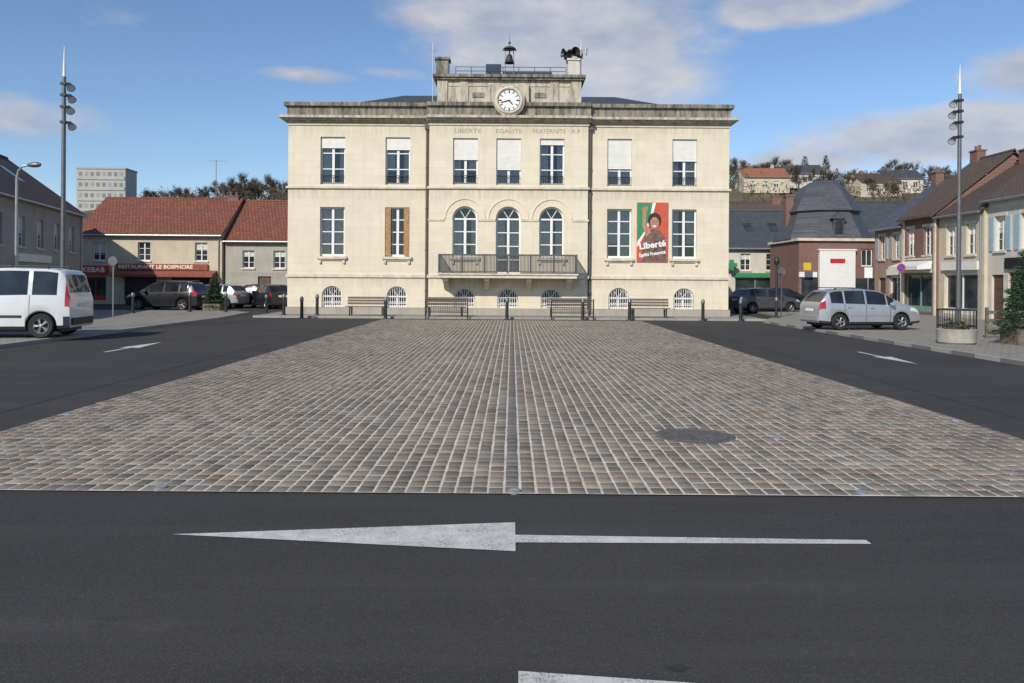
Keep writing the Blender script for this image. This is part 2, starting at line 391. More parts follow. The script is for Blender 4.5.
# attic
at=MB(); at.box(-3.5,3.5,-.12,2.6,10.381,11.5); at.box(-3.5,-3.0,-.2,-.121,10.381,11.5); at.box(3.0,3.5,-.2,-.121,10.381,11.5)
at.box(-2.4,-2.0,-.17,-.121,10.381,11.5); at.box(2.0,2.4,-.17,-.121,10.381,11.5)
at.box(-2.95,-.96,-.15,-.121,11.2,11.3); at.box(.96,2.95,-.15,-.121,11.2,11.3)
at.box(-.95,.95,-.34,-.121,10.382,11.25)
at.obj('attic',stone_mid,TH)
ac=MB(); ac.box(-3.62,3.62,-.3,2.7,11.501,11.6); ac.box(-3.7,3.7,-.38,2.75,11.601,11.74); ac.box(-3.55,-2.95,-.25,.4,11.741,12.45); ac.box(-3.62,-2.88,-.32,.46,12.451,12.57)
ac.obj('attic_coping',stone_dark,TH)
for sx in (-1.5,1.5):
    b=MB(); b.box(sx-.28,sx+.28,-.16,-.13,10.66,10.9); b.obj('louvre',stone_dark,TH)
CZ=10.42
cb=MB(); cb.lathe((0,-.3,CZ),(0,-1,0),[(.76,0),(.76,.27),(.69,.30),(.001,.30)],44); cb.obj('clock_surround',stone_mid,TH,smooth=True)
ck=MB(); ck.lathe((0,-.59,CZ),(0,-1,0),[(.66,0),(.66,.05),(.6,.09),(.54,.06),(.54,.03)],40); clk=ck.obj('clock',stone_trim,TH,smooth=True)
d=MB(); d.lathe((0,-.62,CZ),(0,-1,0),[(.545,0),(0.001,.003)],40); d.obj('clock_face',white,clk)
h=MB()
for k in range(12):
    t=rad(30*k); c_,s_=math.sin(t),math.cos(t)
    h.cyl((c_*.36,-.632,CZ+s_*.36),(c_*.48,-.632,CZ+s_*.48),.03 if k%3==0 else .02,n=6)
h.lathe((0,-.63,CZ),(0,-1,0),[(.53,0),(.53,.006),(.505,.006)],40)
h.obj('hour_mark',black_p,clk)
for ang,ln,w in ((254,.42,.026),(141,.27,.036)):
    h=MB(); t=rad(ang); h.cyl((0,-.645,CZ),(math.sin(t)*ln,-.645,CZ+math.cos(t)*ln),w,w*.5,n=6); h.obj('clock_hand',black_p,clk)
rf=MB(); A=[(-10.4,.45,10.05),(10.4,.45,10.05),(10.4,12.7,10.05),(-10.4,12.7,10.05)]; R=[(-6,6.5,12.25),(6,6.5,12.25)]
rf.poly([A[0],A[1],R[1],R[0]]);rf.poly([A[1],A[2],R[1]]);rf.poly([A[2],A[3],R[0],R[1]]);rf.poly([A[3],A[0],R[0]])
rf.obj('roof',slate,TH)
ubl={-8.58:.22,-5.41:.25,5.41:.62,8.58:.45}
for b in (-8.58,-5.41,5.41,8.58):
    th_window(b,2.9,5.3,gw,0,rows=4,curtain=.45)
    th_window(b,6.4,8.72,gw,0,rows=3,blind=ubl[b],sill=False)
    th_window(b,.42,1.45,1.0,0,arch=True,rows=2,sill=False,curtain=0)
for x0,x1 in ((-5.41-.6,-5.41-.32),(-5.41+.32,-5.41+.6)):
    sh=MB(); sh.box(x0,x1,.04,.09,2.95,5.27)
    for k in range(3): sh.box(x0+.05,x1-.05,.03,.04,3.05+k*.75,3.7+k*.75)
    sh.obj('shutter',wood_shut,TH)
for c in (-2.1,2.1): th_window(c,2.9,5.35,gw,YC,arch=True,rows=3)
th_window(0,2.12,5.35,gw,YC,arch=True,rows=4,sill=False,name='door')
for c,bl in ((-2.1,.45),(0,.66),(2.1,.12)):
    th_window(c,6.4,8.66,gw,YC,rows=3,blind=bl,sill=False)
    th_window(c,.45,1.4,1.0,YC,arch=True,rows=2,sill=False,curtain=0)
ALL=((-8.58,0),(-5.41,0),(5.41,0),(8.58,0),(-2.1,YC),(0,YC),(2.1,YC))
for c,y in ALL:
    g=MB()
    for k in range(9): 
        x=c-.44+k*.11; zt=.94+math.sqrt(max(0,.25-(x-c)**2))-.02; g.cyl((x,y+.08,.46),(x,y+.08,zt),.016,n=5)
    for z in (.62,.95): g.box(c-.49,c+.49,y+.07,y+.09,z-.015,z+.015)
    g.obj('window_grille',white,TH)
    g=MB(); g.box(c-.57,c+.57,y+.03,y+.06,6.83,6.86); g.box(c-.57,c+.57,y+.03,y+.06,6.44,6.47)
    for k in range(10):
        x=c-.52+k*.1155; g.cyl((x,y+.045,6.47),(x,y+.045,6.83),.011,n=5)
    g.obj('guard_rail',metal_dark,TH)
# balcony
bal=MB(); bal.box(-3.25,3.25,-1.4,YC-.075,1.88,2.03); bal.box(-3.32,3.32,-1.46,YC-.002,2.031,2.1)
for x in (-2.95,-1.0,1.0,2.95):
    bal.poly([(x-.12,YC,1.3),(x-.12,YC,1.88),(x-.12,-1.25,1.88),(x-.12,-1.25,1.76)]); bal.poly([(x+.12,YC,1.3),(x+.12,-1.25,1.76),(x+.12,-1.25,1.88),(x+.12,YC,1.88)])
    bal.poly([(x-.12,YC,1.3),(x-.12,-1.25,1.76),(x+.12,-1.25,1.76),(x+.12,YC,1.3)]); bal.poly([(x-.12,-1.25,1.76),(x-.12,-1.25,1.88),(x+.12,-1.25,1.88),(x+.12,-1.25,1.76)])
bo=bal.obj('balcony',stone_trim,TH)
r=MB()
for z,h_ in ((2.18,.025),(2.97,.035)): r.box(-3.27,3.27,-1.43,-1.37,z-h_,z+h_)
x=-3.25
while x<3.25: r.box(x-.02,x+.02,-1.405,-1.395,2.2,2.94); x+=.064
for k in range(7): x=-3.24+k*6.48/6; r.box(x-.035,x+.035,-1.44,-1.36,2.1,3.01)
for sx in (-3.25,3.25):
    for z in (2.18,2.97): r.box(sx-.018,sx+.018,-1.36,YC,z-.025,z+.025)
    for k in range(16): r.box(sx-.005,sx+.005,-1.33+k*.067-.018,-1.33+k*.067+.018,2.2,2.94)
r.obj('railing',metal_rail,bo)
for x in (-CW-.12,CW+.12):
    g=MB(); g.cyl((x,-.1,.1),(x,-.1,9.4),.06,n=8,caps=False); g.box(x-.12,x+.12,-.2,-.02,9.1,9.4)
    for z in (1.2,3.2,5.2,7.2,9.0): g.cyl((x,-.1,z),(x,-.1,z+.06),.08,n=8)
    g.obj('drainpipe',pipe_m,TH,smooth=True)
for c,s,w in ((-2.0,'LIBERTE',1.3),(0,'EGALITE',1.25),(1.95,'FRATERNITE',1.6),(3.25,'R.F',.4)):
    text(TH,s,.30,(c,YC-.004,9.0),letter_m,ext=.004,width=w)
g=MB()
for z in (11.92,12.12): g.box(-2.6,2.75,-.22,-.19,z-.012,z+.012)
for k in range(8): x=-2.6+k*5.35/7; g.box(x-.015,x+.015,-.225,-.185,11.74,12.13)
g.obj('roof_railing',metal_dark,TH)
g=MB(); g.box(-1.15,-.4,.0,.9,11.742,12.32); g.obj('roof_hatch',p_blue,TH)
g=MB(); g.box(-.3,2.1,.5,1.4,11.742,12.08); g.obj('roof_hatch',p_blue,TH)
g=MB()
for sx in (-.22,.22): g.cyl((sx,.3,11.74),(sx*.9,.3,13.1),.022,n=6)
g.box(-.34,.34,.22,.38,13.08,13.13); g.lathe((0,.3,13.13),(0,0,1),[(.33,0),(.26,.08),(.05,.16),(.035,.26),(.08,.31),(.02,.38),(.012,.75)],16)
bf=g.obj('bell_frame',metal_grey,TH,smooth=True)
g=MB(); g.lathe((0,.3,12.45),(0,0,1),[(.25,0),(.23,.03),(.18,.15),(.14,.34),(.09,.42),(.03,.45),(.03,.65)],20); g.obj('bell',metal_dark,bf,smooth=True)
g=MB(); g.box(2.85,3.4,-.1,.5,11.741,12.5); g.box(2.8,3.45,-.15,.55,12.501,12.6); g.obj('chimney',render_white,TH)
g=MB()
g.cyl((3.05,.2,12.6),(3.05,.2,13.0),.04,n=6)
for an in (20,110,200,290):
    dx,dy=math.cos(rad(an)),math.sin(rad(an)); g.lathe((3.05,.2,12.85),(dx,dy,.1),[(.03,0),(.07,.2),(.12,.36),(.23,.5),(.22,.5),(.05,.22)],12)
g.lathe((3.05,.2,12.98),(0,0,1),[(.26,0),(.2,.1),(.02,.14)],12)
g.obj('siren',metal_dark,TH,smooth=True)
g=MB(); g.cyl((3.5,.2,11.74),(3.5,.2,13.6),.022,n=6); g.cyl((3.5,.2,13.1),(3.75,.2,13.1),.015,n=5)
for z in (12.7,12.9,13.1): g.cyl((3.35,.2,z),(3.65,.2,z),.01,n=5)
g.cyl((3.75,.2,12.85),(3.75,.2,13.2),.06,n=8); g.obj('antenna',galv,TH)
g=MB(); g.cyl((-3.75,.2,10.4),(-3.75,.2,13.4),.02,n=6); g.cyl((-3.75,.2,13.0),(-3.55,.2,13.0),.012,n=5); g.obj('antenna',galv,TH)
# poster
PO=thing('poster','tall printed poster with dark-haired waving figure and white script','poster',(-.2+7.02,38.965,0))
g=MB(); g.box(-.76,.76,-.02,.02,2.72,5.62); g.obj('panel',orange_p,PO)
def flat(pts,y,mat,nm): 
    b=MB(); b.poly([(x,y,z) for x,z in pts]); return b.obj(nm,mat,PO)
flat([(-.74,3.7),(-.40,4.2),(-.12,4.9),(.0,5.6),(-.74,5.6)],-.024,green_p,'green_field')
flat([(-.74,3.45),(-.66,3.55),(-.28,4.25),(.0,4.95),(.16,5.6),(.0,5.6),(-.12,4.9),(-.40,4.2),(-.74,3.7)],-.0255,white,'white_field')
flat([(-.5,2.76),(.7,2.76),(.62,3.9),(.38,4.25),(.0,4.32),(-.3,4.15),(-.46,3.7)],-.028,M('poster_shirt',(.16,.09,.07),.6,var=.6,scale=4),'clothing')
flat([(.1+.33*math.cos(t),4.74+.38*math.sin(t)) for t in [k*math.pi/10 for k in range(20)]],-.031,M('poster_hair',(.03,.02,.016),.6),'hair')
flat([(.1+.22*math.cos(t),4.62+.29*math.sin(t)) for t in [k*math.pi/10 for k in range(20)]],-.034,skin_p,'head')
flat([(-.30,3.95),(-.05,4.15),(-.32,4.6),(-.30,5.15),(-.22,5.3),(-.26,5.48),(-.34,5.34),(-.40,5.5),(-.45,5.32),(-.53,5.36),(-.48,5.1),(-.5,4.5)],-.033,skin_p,'arm')
flat([(.0,4.50),(.20,4.50),(.15,4.43),(.05,4.43)],-.038,white,'mouth')
for ex in (.02,.19): flat([(ex-.03,4.68),(ex+.03,4.68),(ex+.03,4.71),(ex-.03,4.71)],-.038,black_p,'eye')
text(PO,'Liberté',.42,(0,-.045,3.55),white,rot=(math.pi/2,rad(-8),0),ext=.001,width=1.3,bold=.016)
text(PO,'Égalité Fraternité',.22,(0,-.045,3.12),white,rot=(math.pi/2,rad(-8),0),ext=.001,width=1.3,bold=.009)
# ================================================================== generic houses
def house(name,label,loc,rz,w,dp,ze,zr,wm,rm,wins=(),shops=(),doors=(),chims=(),cat='house',over=.25,skyl=(),group=None,trim=None,aer=None):
    H=thing(name,label,cat,loc,rz,group)
    ops=[]
    for (cx,z0,ww,hh,*r) in wins: ops.append((cx-ww/2,cx+ww/2,z0,z0+hh))
    for s in shops: ops.append((s[0],s[1],.25,s[2]))
    for d_ in doors: ops.append((d_[0]-d_[1]/2,d_[0]+d_[1]/2,.02,d_[2]))
    b=MB(); wall(b,0,w,0,ze,ops,0,.22)
    b.poly([(w,0,0),(w,dp,0),(w,dp,ze),(w,dp/2,zr-.05),(w,0,ze)]); b.poly([(0,dp,0),(0,0,0),(0,0,ze),(0,dp/2,zr-.05),(0,dp,ze)]); b.poly([(w,dp,0),(0,dp,0),(0,dp,ze),(w,dp,ze)])
    b.obj('wall',wm,H)
    sl=(zr-ze)/(dp/2); e=over; t=.12
    b=MB()
    for sgn in (0,1):
        def Y(y): return y if sgn==0 else dp-y
        p=[(-.1,Y(-e),ze-e*sl+.05),(w+.1,Y(-e),ze-e*sl+.05),(w+.1,Y(dp/2),zr+.05),(-.1,Y(dp/2),zr+.05)]
        q_=[(x,y,z+t) for x,y,z in p]
        b.poly(q_ if sgn==0 else q_[::-1]); b.poly(p[::-1] if sgn==0 else p)
        b.poly([p[0],p[1],q_[1],q_[0]]); b.poly([p[1],p[2],q_[2],q_[1]]); b.poly([p[3],p[0],q_[0],q_[3]])
    b.cyl((-.1,dp/2,zr+.14),(w+.1,dp/2,zr+.14),.11,n=8)
    b.obj('roof',rm,H)
    g=MB(); g.cyl((-.05,-e-.06,ze-e*sl+.06),(w+.05,-e-.06,ze-e*sl+.06),.065,n=8); g.cyl((w-.2,-.06,0),(w-.2,-.06,ze-.1),.045,n=6); g.obj('gutter',galv if wm!=brick_m else pipe_m,H)
    for (x,y,s_,hh) in chims:
        g=MB(); zb=(ze+sl*(y if y<dp/2 else dp-y))-.2; g.box(x-s_/2,x+s_/2,y-.25,y+.25,zb,zr+hh); g.box(x-s_/2-.05,x+s_/2+.05,y-.3,y+.3,zr+hh+.001,zr+hh+.08)
        for k in (-.25,.25): g.cyl((x+k*s_,y,zr+hh+.08),(x+k*s_,y,zr+hh+.35),.08,n=8)
        g.obj('chimney',brick_m,H)
    if aer:
        g=MB(); x,hh=aer; g.cyl((x,dp/2,zr),(x,dp/2,zr+hh),.03,n=5); g.cyl((x-.5,dp/2,zr+hh-.1),(x+.7,dp/2,zr+hh-.1),.02,n=4)
        for k in range(6): g.cyl((x-.4+k*.2,dp/2-.3,zr+hh-.1),(x-.4+k*.2,dp/2+.3,zr+hh-.1),.012,n=4)
        g.obj('antenna',galv,H)
    for (x,y,ww,hh) in skyl:
        g=MB(); z0=ze+sl*y+.19; z1=ze+sl*(y+hh)+.19
        g.poly([(x,y,z0),(x+ww,y,z0),(x+ww,y+hh,z1),(x,y+hh,z1)]); g.obj('skylight',far_glass,H)
    for wd in wins:
        cx,z0,ww,hh=wd[:4]; sm_=wd[4] if len(wd)>4 else None
        a,c=cx-ww/2,cx+ww/2; g=MB(); t=.06; y=.13
        g.box(a,a+t,y,y+.06,z0,z0+hh);g.box(c-t,c,y,y+.06,z0,z0+hh);g.box(a+t,c-t,y,y+.06,z0,z0+t);g.box(a+t,c-t,y,y+.06,z0+hh-t,z0+hh);g.box(cx-.035,cx+.035,y-.01,y+.06,z0+t,z0+hh-t)
        for k in (1,2): g.box(a+t,c-t,y+.005,y+.05,z0+hh*k/3-.015,z0+hh*k/3+.015)
        W=g.obj('window',white,H)
        g=MB(); g.poly([(a,y+.04,z0),(c,y+.04,z0),(c,y+.04,z0+hh),(a,y+.04,z0+hh)]); g.obj('pane',far_glass,W)
        if random.random()<.7:
            g=MB(); f=random.uniform(.3,.6); g.poly([(a+t,y+.036,z0+hh*(1-f)),(c-t,y+.036,z0+hh*(1-f)),(c-t,y+.036,z0+hh-t),(a+t,y+.036,z0+hh-t)]); g.obj('curtain',curtain_m,W)
        g=MB(); g.box(a-.08,c+.08,-.08,-.001,z0-.1,z0); g.obj('sill',stone_trim,W)
        if sm_:
            for sx in (a-ww*.5-.03,c+.03):
                g=MB(); g.box(sx,sx+ww*.5,-.05,-.005,z0,z0+hh)
                k=z0+.06
                while k<z0+hh-.05: g.box(sx+.04,sx+ww*.5-.04,-.06,-.05,k,k+.03); k+=.07
                g.obj('shutter',sm_,H)
        if trim:
            g=MB(); g.box(a-.12,c+.12,-.03,-.001,z0+hh+.001,z0+hh+.16); g.obj('lintel',trim,W)
    for s in shops:
        x0,x1,zt,fm=s[:4]; g=MB(); y=.12
        n=max(2,int((x1-x0)/1.2))
        for k in range(n+1):
            x=x0+(x1-x0-.07)*k/n; g.box(x,x+.07,y,y+.08,.25,zt)
        g.box(x0,x1,y-.01,y+.09,.25,.55); g.box(x0,x1,y-.01,y+.09,zt-.1,zt)
        F=g.obj('shop_front',fm,H); g=MB(); g.poly([(x0,y+.05,.25),(x1,y+.05,.25),(x1,y+.05,zt),(x0,y+.05,zt)]); g.obj('pane',far_glass,F)
    for d_ in doors:
        cx,ww,hh,dm=d_; g=MB(); g.box(cx-ww/2,cx+ww/2,.12,.17,.02,hh); 
        for k in range(3): g.box(cx-ww/2+.1,cx+ww/2-.1,.105,.12,.2+k*hh/3.2,.2+k*hh/3.2+hh/4)
        D=g.obj('door',dm,H); g=MB(); g.cyl((cx+ww/2-.1,.06,hh*.48),(cx+ww/2-.1,.12,hh*.48),.03,n=8); g.obj('handle',galv,D)
    return H
def fascia(H,x0,x1,z0,z1,mat,s=None,tm=None,y=-.12,tw=None,nm='sign_board',tx=None):
    g=MB(); g.box(x0,x1,y,-.002,z0,z1); F=g.obj(nm,mat,H)
    if s: text(F,s,(z1-z0)*.78,((x0+x1)/2 if tx is None else tx,y-.006,(z0+z1)/2),tm,ext=.004,width=tw,bold=.010)
    return F
def awning(H,x0,x1,z,drop,out,mat):
    g=MB(); zf=z-drop*.6
    g.poly([(x0,-.01,z),(x0,-out,zf),(x1,-out,zf),(x1,-.01,z)]); g.poly([(x0,-out,zf),(x0,-out,z-drop),(x1,-out,z-drop),(x1,-out,zf)])
    for x in (x0,x1): g.poly([(x,-.01,z),(x,-out,zf),(x,-out,z-drop),(x,-.01,z-drop*.9)])
    return g.obj('awning',mat,H)
HL=house('house','long pale two-storey house with dark roof, in shade',(-20.8,25,0),math.atan2(1,-.244),25.7,8.5,5.7,8.9,render_grey,browntile,
  wins=[(x,3.3,1.0,1.5) for x in (9,12.2,15.2,18,20.8,23.6)]+[(x,.9,1.0,1.5) for x in (10.5,14,21)],doors=[(17.5,1,2.2,brown_p)],chims=[(6,4.2,.7,.7),(18.5,4.2,.7,.4)],skyl=[(13.5,1.6,.8,1.1),(20,1.6,.8,1.1)])
fascia(HL,14.5,19.5,2.55,2.95,white)
HK=house('house','cream house with red tile roof above kebab restaurant',(-29.4,54,0),0,9.8,8,4.75,7.4,render_cream,redtile,
  wins=[(1.5,2.95,.85,1.25),(4.55,2.95,.85,1.25),(8.4,2.95,.85,1.25)],shops=[(3.2,5.4,1.9,brown_p),(6.4,9.0,1.9,brown_p),(.5,2.0,1.85,red_p)],chims=[(9.2,4,.8,.3)],aer=(7.9,3.0))
fascia(HK,.4,2.2,2.0,2.6,red_p,'KEBAB',white,tw=1.5,y=-.3)
fascia(HK,2.7,8.9,2.32,2.74,awn_br,'RESTAURANT LE BOSPHORE',cream_p,tw=5.0,y=-.16,tx=5.4)
awning(HK,2.7,9.5,2.31,.45,.9,awn_br)
house('house','lower grey-rendered house under weathered red tile roof',(-19.5,54.3,0),0,7.5,8,4.4,7.3,render_grey,redtile,
  wins=[(1.6,2.5,.8,1.2),(3.7,2.5,.8,1.2)],doors=[(2.7,.9,1.95,brown_p)],chims=[(4.5,4,.8,.4)])
HP=house('house','white shop house with dark slate roof and green cross',(11.5,62,0),0,11.0,8,4.5,7.5,render_white,slate,
  wins=[(6.6,2.7,.8,1.3),(8.6,2.7,.8,1.3),(10.1,2.7,.7,1.3)],shops=[(5.8,10.5,2.1,teal_p)],chims=[(3,4,.8,.6)],skyl=[(7,1.5,.7,1.0),(9,1.5,.7,1.0)])
fascia(HP,5.7,10.6,2.15,2.5,green_p)
g=MB(); g.box(5.2,5.5,-.7,-.5,2.7,3.5); g.box(4.95,5.75,-.72,-.48,2.95,3.25); g.obj('green_cross',green_p,HP)
house('house','brick house with brown tile roof behind the shops',(11.0,72,0),0,16,8,5.5,9.2,brick_m,browntile2,wins=[(9,3,1,1.4),(12,3,1,1.4)],chims=[(8,4,.8,.7),(14,4,.8,.7)])
house('house','cream house with slate roof behind the brick building',(24.9,58,0),0,9,8,4.9,7.9,render_cream,slate,wins=[(2,3,.9,1.3),(5,3,.9,1.3)],chims=[(1,4,.8,.5)])
# brick building with mansard
HB=thing('brick_building','dark red brick corner building with steep slate mansard roof','building',(19.35,54,0))
b=MB(); w=5.3; wall(b,0,w,0,4.6,[(4.2,5.0,2.9,4.1)],0,.22)
b.poly([(w,0,0),(w,6,0),(w,6,4.6),(w,0,4.6)]);b.poly([(0,6,0),(0,0,0),(0,0,4.6),(0,6,4.6)]); b.obj('wall',brick_m,HB)
for cx in (4.6,):
    g=MB(); g.box(cx-.38,cx+.38,.12,.16,2.9,4.1); W=g.obj('window',white,HB); g=MB(); g.box(cx-.31,cx-.03,.1,.12,3.0,4.0); g.box(cx+.03,cx+.31,.1,.12,3.0,4.0); g.obj('pane',far_glass,W)
g=MB(); g.box(-.15,w+.15,-.2,6.15,4.6,4.78); g.obj('cornice',stone_trim,HB)
g=MB()
def octo(z,ins,c):
    x0,x1,y0,y1=-.1+ins,w+.1-ins,-.1+ins,6.1-ins
    return [(x0+c,y0,z),(x1-c,y0,z),(x1,y0+c,z),(x1,y1-c,z),(x1-c,y1,z),(x0+c,y1,z),(x0,y1-c,z),(x0,y0+c,z)]
rings=[octo(*l) for l in ((4.78,-.1,1.3),(6.6,.62,1.15),(6.75,.45,1.2),(8.5,1.45,.75),(8.95,2.1,.35))]
for i in range(len(rings)-1):
    for k in range(8): k2=(k+1)%8; g.poly([rings[i][k],rings[i][k2],rings[i+1][k2],rings[i+1][k]])
g.poly(rings[-1]); RO=g.obj('roof',slate2,HB)
g=MB(); g.box(2.3,3.0,-.1,1.0,5.0,6.1); g.poly([(2.15,-.2,6.1),(3.15,-.2,6.1),(2.65,-.2,6.55)]); g.poly([(2.15,-.2,6.1),(2.65,-.2,6.55),(2.65,1.2,6.55),(2.15,1.2,6.1)]); g.poly([(3.15,-.2,6.1),(3.15,1.2,6.1),(2.65,1.2,6.55),(2.65,-.2,6.55)])
DO=g.obj('dormer',slate2,RO); g=MB(); g.box(2.4,2.9,-.13,-.101,5.1,6.0); g.obj('window',far_glass,DO)
g=MB(); g.box(.15,.7,3,3.6,5,7.9); g.box(.1,.75,2.95,3.65,7.901,8.05); g.obj('chimney',brick_m,HB)
fascia(HB,0,1.2,2.15,2.5,white); g=MB(); g.box(.2,5.1,-.03,-.002,.1,2.1); g.obj('shop_front',far_glass,HB)
g=MB(); g.box(1.3,3.7,-.30,-.031,1.0,3.95); g.box(1.22,3.78,-.34,-.03,3.951,4.05); g.obj('wall_panel',white,HB)
g=MB(); g.box(2.0,3.0,-.32,-.301,3.1,3.4); g.obj('sign_board',red_p,HB)
g=MB(); g.box(.0,.5,-.9,-.8,2.6,3.1); g.obj('hanging_sign',yellow_p,HB)
# right row
rz=-math.pi/2
h1=house('house','narrow pink brick house with grey roof',(22.3,49.2,0),rz,3.8,8,5.1,8.0,render_pink,slate2,wins=[(1.0,3.2,.75,1.4,greyshut),(2.8,3.2,.75,1.4,greyshut)],doors=[(1,.9,2.1,brown_p)],shops=[(1.9,3.4,2.2,white)],trim=stone_trim,chims=[(.4,3.6,.6,.5)])
fascia(h1,1.8,3.5,2.25,2.6,cream_p)
h2=house('house','brick shop house with stone bands and pale green shopfront',(22.15,45.4,0),rz,3.6,8,5.45,8.6,brick_m,browntile2,wins=[(.9,3.3,.8,1.5),(2.7,3.3,.8,1.5)],shops=[(.3,3.3,2.3,teal_p)],chims=[(.4,4,.7,.6)],trim=stone_trim)
fascia(h2,.2,3.4,2.35,2.8,cream_p); awning(h2,.2,3.4,3.0,.5,.9,offwhite)
g=MB(); g.box(0,.25,-.06,-.001,0,5.3); g.box(3.35,3.6,-.06,-.001,0,5.3); g.box(.251,3.349,-.05,-.001,3.05,3.16); g.obj('stone_banding',stone_trim,h2)
h3=house('house','cream house with brown roof and pale shop fascia',(22.3,41.8,0),rz,4.0,8,5.3,7.9,render_cream,browntile,wins=[(1.1,3.2,.8,1.5),(2.9,3.2,.8,1.5)],shops=[(.5,3.5,2.3,offwhite)],chims=[(1.0,4,.8,.7)],trim=stone_trim)
fascia(h3,.4,3.6,2.45,2.85,offwhite)
h4=house('house','white house with pale blue shutters and dark shop sign',(22.45,37.8,0),rz,11,8,5.75,8.6,render_white,browntile2,wins=[(1.0,3.3,.8,1.6,blueshut),(2.9,3.3,.8,1.6,blueshut),(5.4,3.3,.9,1.6,blueshut),(8,3.3,.9,1.6,blueshut)],shops=[(1.6,4.6,2.3,brown_p)],doors=[(.8,.9,2.2,brown_p)],chims=[(.6,4,.8,.7)],trim=stone_trim,aer=(3,1.2))
fascia(h4,1.5,5.0,2.45,2.95,black_p)
# ================================================================== ground
g=MB(); g.poly([(-1500,-600,-.004),(1500,-600,-.004),(1500,2500,-.004),(-1500,2500,-.004)]); structure(g.obj('ground',asph2),'dull grey ground around the square')
g=MB(); g.poly([(-40,-15,0.001),(40,-15,0.001),(40,75,.001),(-40,75,.001)]); structure(g.obj('road',asph),'dark asphalt roadway around the cobbled square')
def slab(name,poly_,h,mat,label):
    b=MB(); b.poly([(x,y,h) for x,y in poly_]); n=len(poly_)
    for k in range(n):
        (xa,ya),(xb,yb)=poly_[k],poly_[(k+1)%n]; b.poly([(xa,ya,0),(xb,yb,0),(xb,yb,h),(xa,ya,h)])
    return structure(b.obj(name,mat),label)
PH=.09
slab('pavement',[(-30,3),(-12.75,3),(-12.75,34.2),(-13.4,40.5),(-14.5,42),(-34,42)],PH,pave_m,'sett-paved pavement along the shaded houses')
slab('kerb',[(-12.75,3),(-12.6,3),(-12.6,34.2),(-13.25,40.5),(-13.4,40.5),(-12.75,34.2)],PH+.008,kerb_m,'granite kerb')
slab('pavement',[(11.15,3),(23,3),(23,51),(14.5,51),(13.5,40),(11.15,35)],PH,pave_m,'sett-paved pavement in front of the shops')
slab('kerb',[(11.0,3),(11.15,3),(11.15,35),(13.5,40),(13.35,40),(11.0,35)],PH+.008,kerb_m,'granite kerb')
slab('pavement',[(-11.8,36.6),(11.6,36.6),(12.1,53),(-12.3,53)],PH-.004,pave_m,'light paved forecourt of the town hall')
slab('kerb',[(-11.8,36.45),(11.6,36.45),(11.6,36.6),(-11.8,36.6)],PH+.008,kerb_m,'granite kerb')
# cobbles
X0,X1,Y0,Y1=-5.75,5.75,6.54,35.4
g=MB(); g.poly([(X0,Y0,.013),(X1,Y0,.013),(X1,Y1,.013),(X0,Y1,.013)]); structure(g.obj('pavement_bed',joint_m),'sandy joints between the cobbles')
rng=np.random.RandomState(3)
V=[];F=[];C=[]
cols=[]; x=X0
while x<X1-.05:
    w=.136*(1+rng.uniform(-.05,.05))
    cols.append((x,min(w,X1-x))); x+=w
rowsY=[]; y=Y0
while y<Y1: 
    d=.185*(1+rng.uniform(-.06,.06)); rowsY.append((y,d)); y+=d
pal=[(.37,.32,.26),(.33,.29,.24),(.39,.34,.27),(.29,.255,.215),(.385,.31,.25),(.33,.305,.27),(.245,.22,.19),(.32,.28,.23),(.35,.27,.22)]
mh=(2.08,9.05,.42)
for ci,(cx,w) in enumerate(cols):
    off=rng.uniform(-.015,.015); mid=(cx<=-.02<cx+w)
    for (ry,d) in rowsY:
        ya=ry+off+rng.uniform(-.007,.007); yb=ya+d
        j=.0065+rng.uniform(0,.003); xa=cx+j+rng.uniform(-.0025,.0025); xb=cx+w-j+rng.uniform(-.0025,.0025); ya=max(ya+j+.004,Y0); yb=min(yb-j-.004,Y1)
        if ya>=yb-.03: continue
        mx,my=(xa+xb)/2,(ya+yb)/2
        if (mx-mh[0])**2+(my-mh[1])**2<mh[2]**2: continue
        zt=.0195+rng.uniform(-.002,.0025); b=.009; i=len(V)
        jt=lambda: rng.uniform(-.003,.003)
        V+=[(xa+jt(),ya+jt(),.011),(xb+jt(),ya+jt(),.011),(xb+jt(),yb+jt(),.011),(xa+jt(),yb+jt(),.011)]
        V+=[(xa+b,ya+b,zt),(xb-b,ya+b,zt+jt()*.4),(xb-b,yb-b,zt),(xa+b,yb-b,zt+jt()*.4)]
        for k in range(4):
            k2=(k+1)%4; F.append((i+k,i+k2,i+4+k2,i+4+k))
        F.append((i+4,i+5,i+6,i+7))
        c=pal[rng.randint(len(pal))]; s=rng.uniform(.72,1.10)
        if mid: c=(.23,.215,.20); s=rng.uniform(.85,1.1)
        if ry<Y0+.15: c=(.27,.25,.22)
        C+= [(c[0]*s,c[1]*s,c[2]*s,1)]*8
me=bpy.data.meshes.new('cobbled_pavement'); me.from_pydata(V,[],F); me.materials.append(cobble_m)
ca=me.color_attributes.new('Col','FLOAT_COLOR','POINT'); ca.data.foreach_set('color',np.array(C,dtype=np.float32).ravel()); me.shade_smooth()
o=bpy.data.objects.new('cobbled_pavement',me); COL.objects.link(o); structure(o,'grey-beige granite cobbles laid in straight columns')
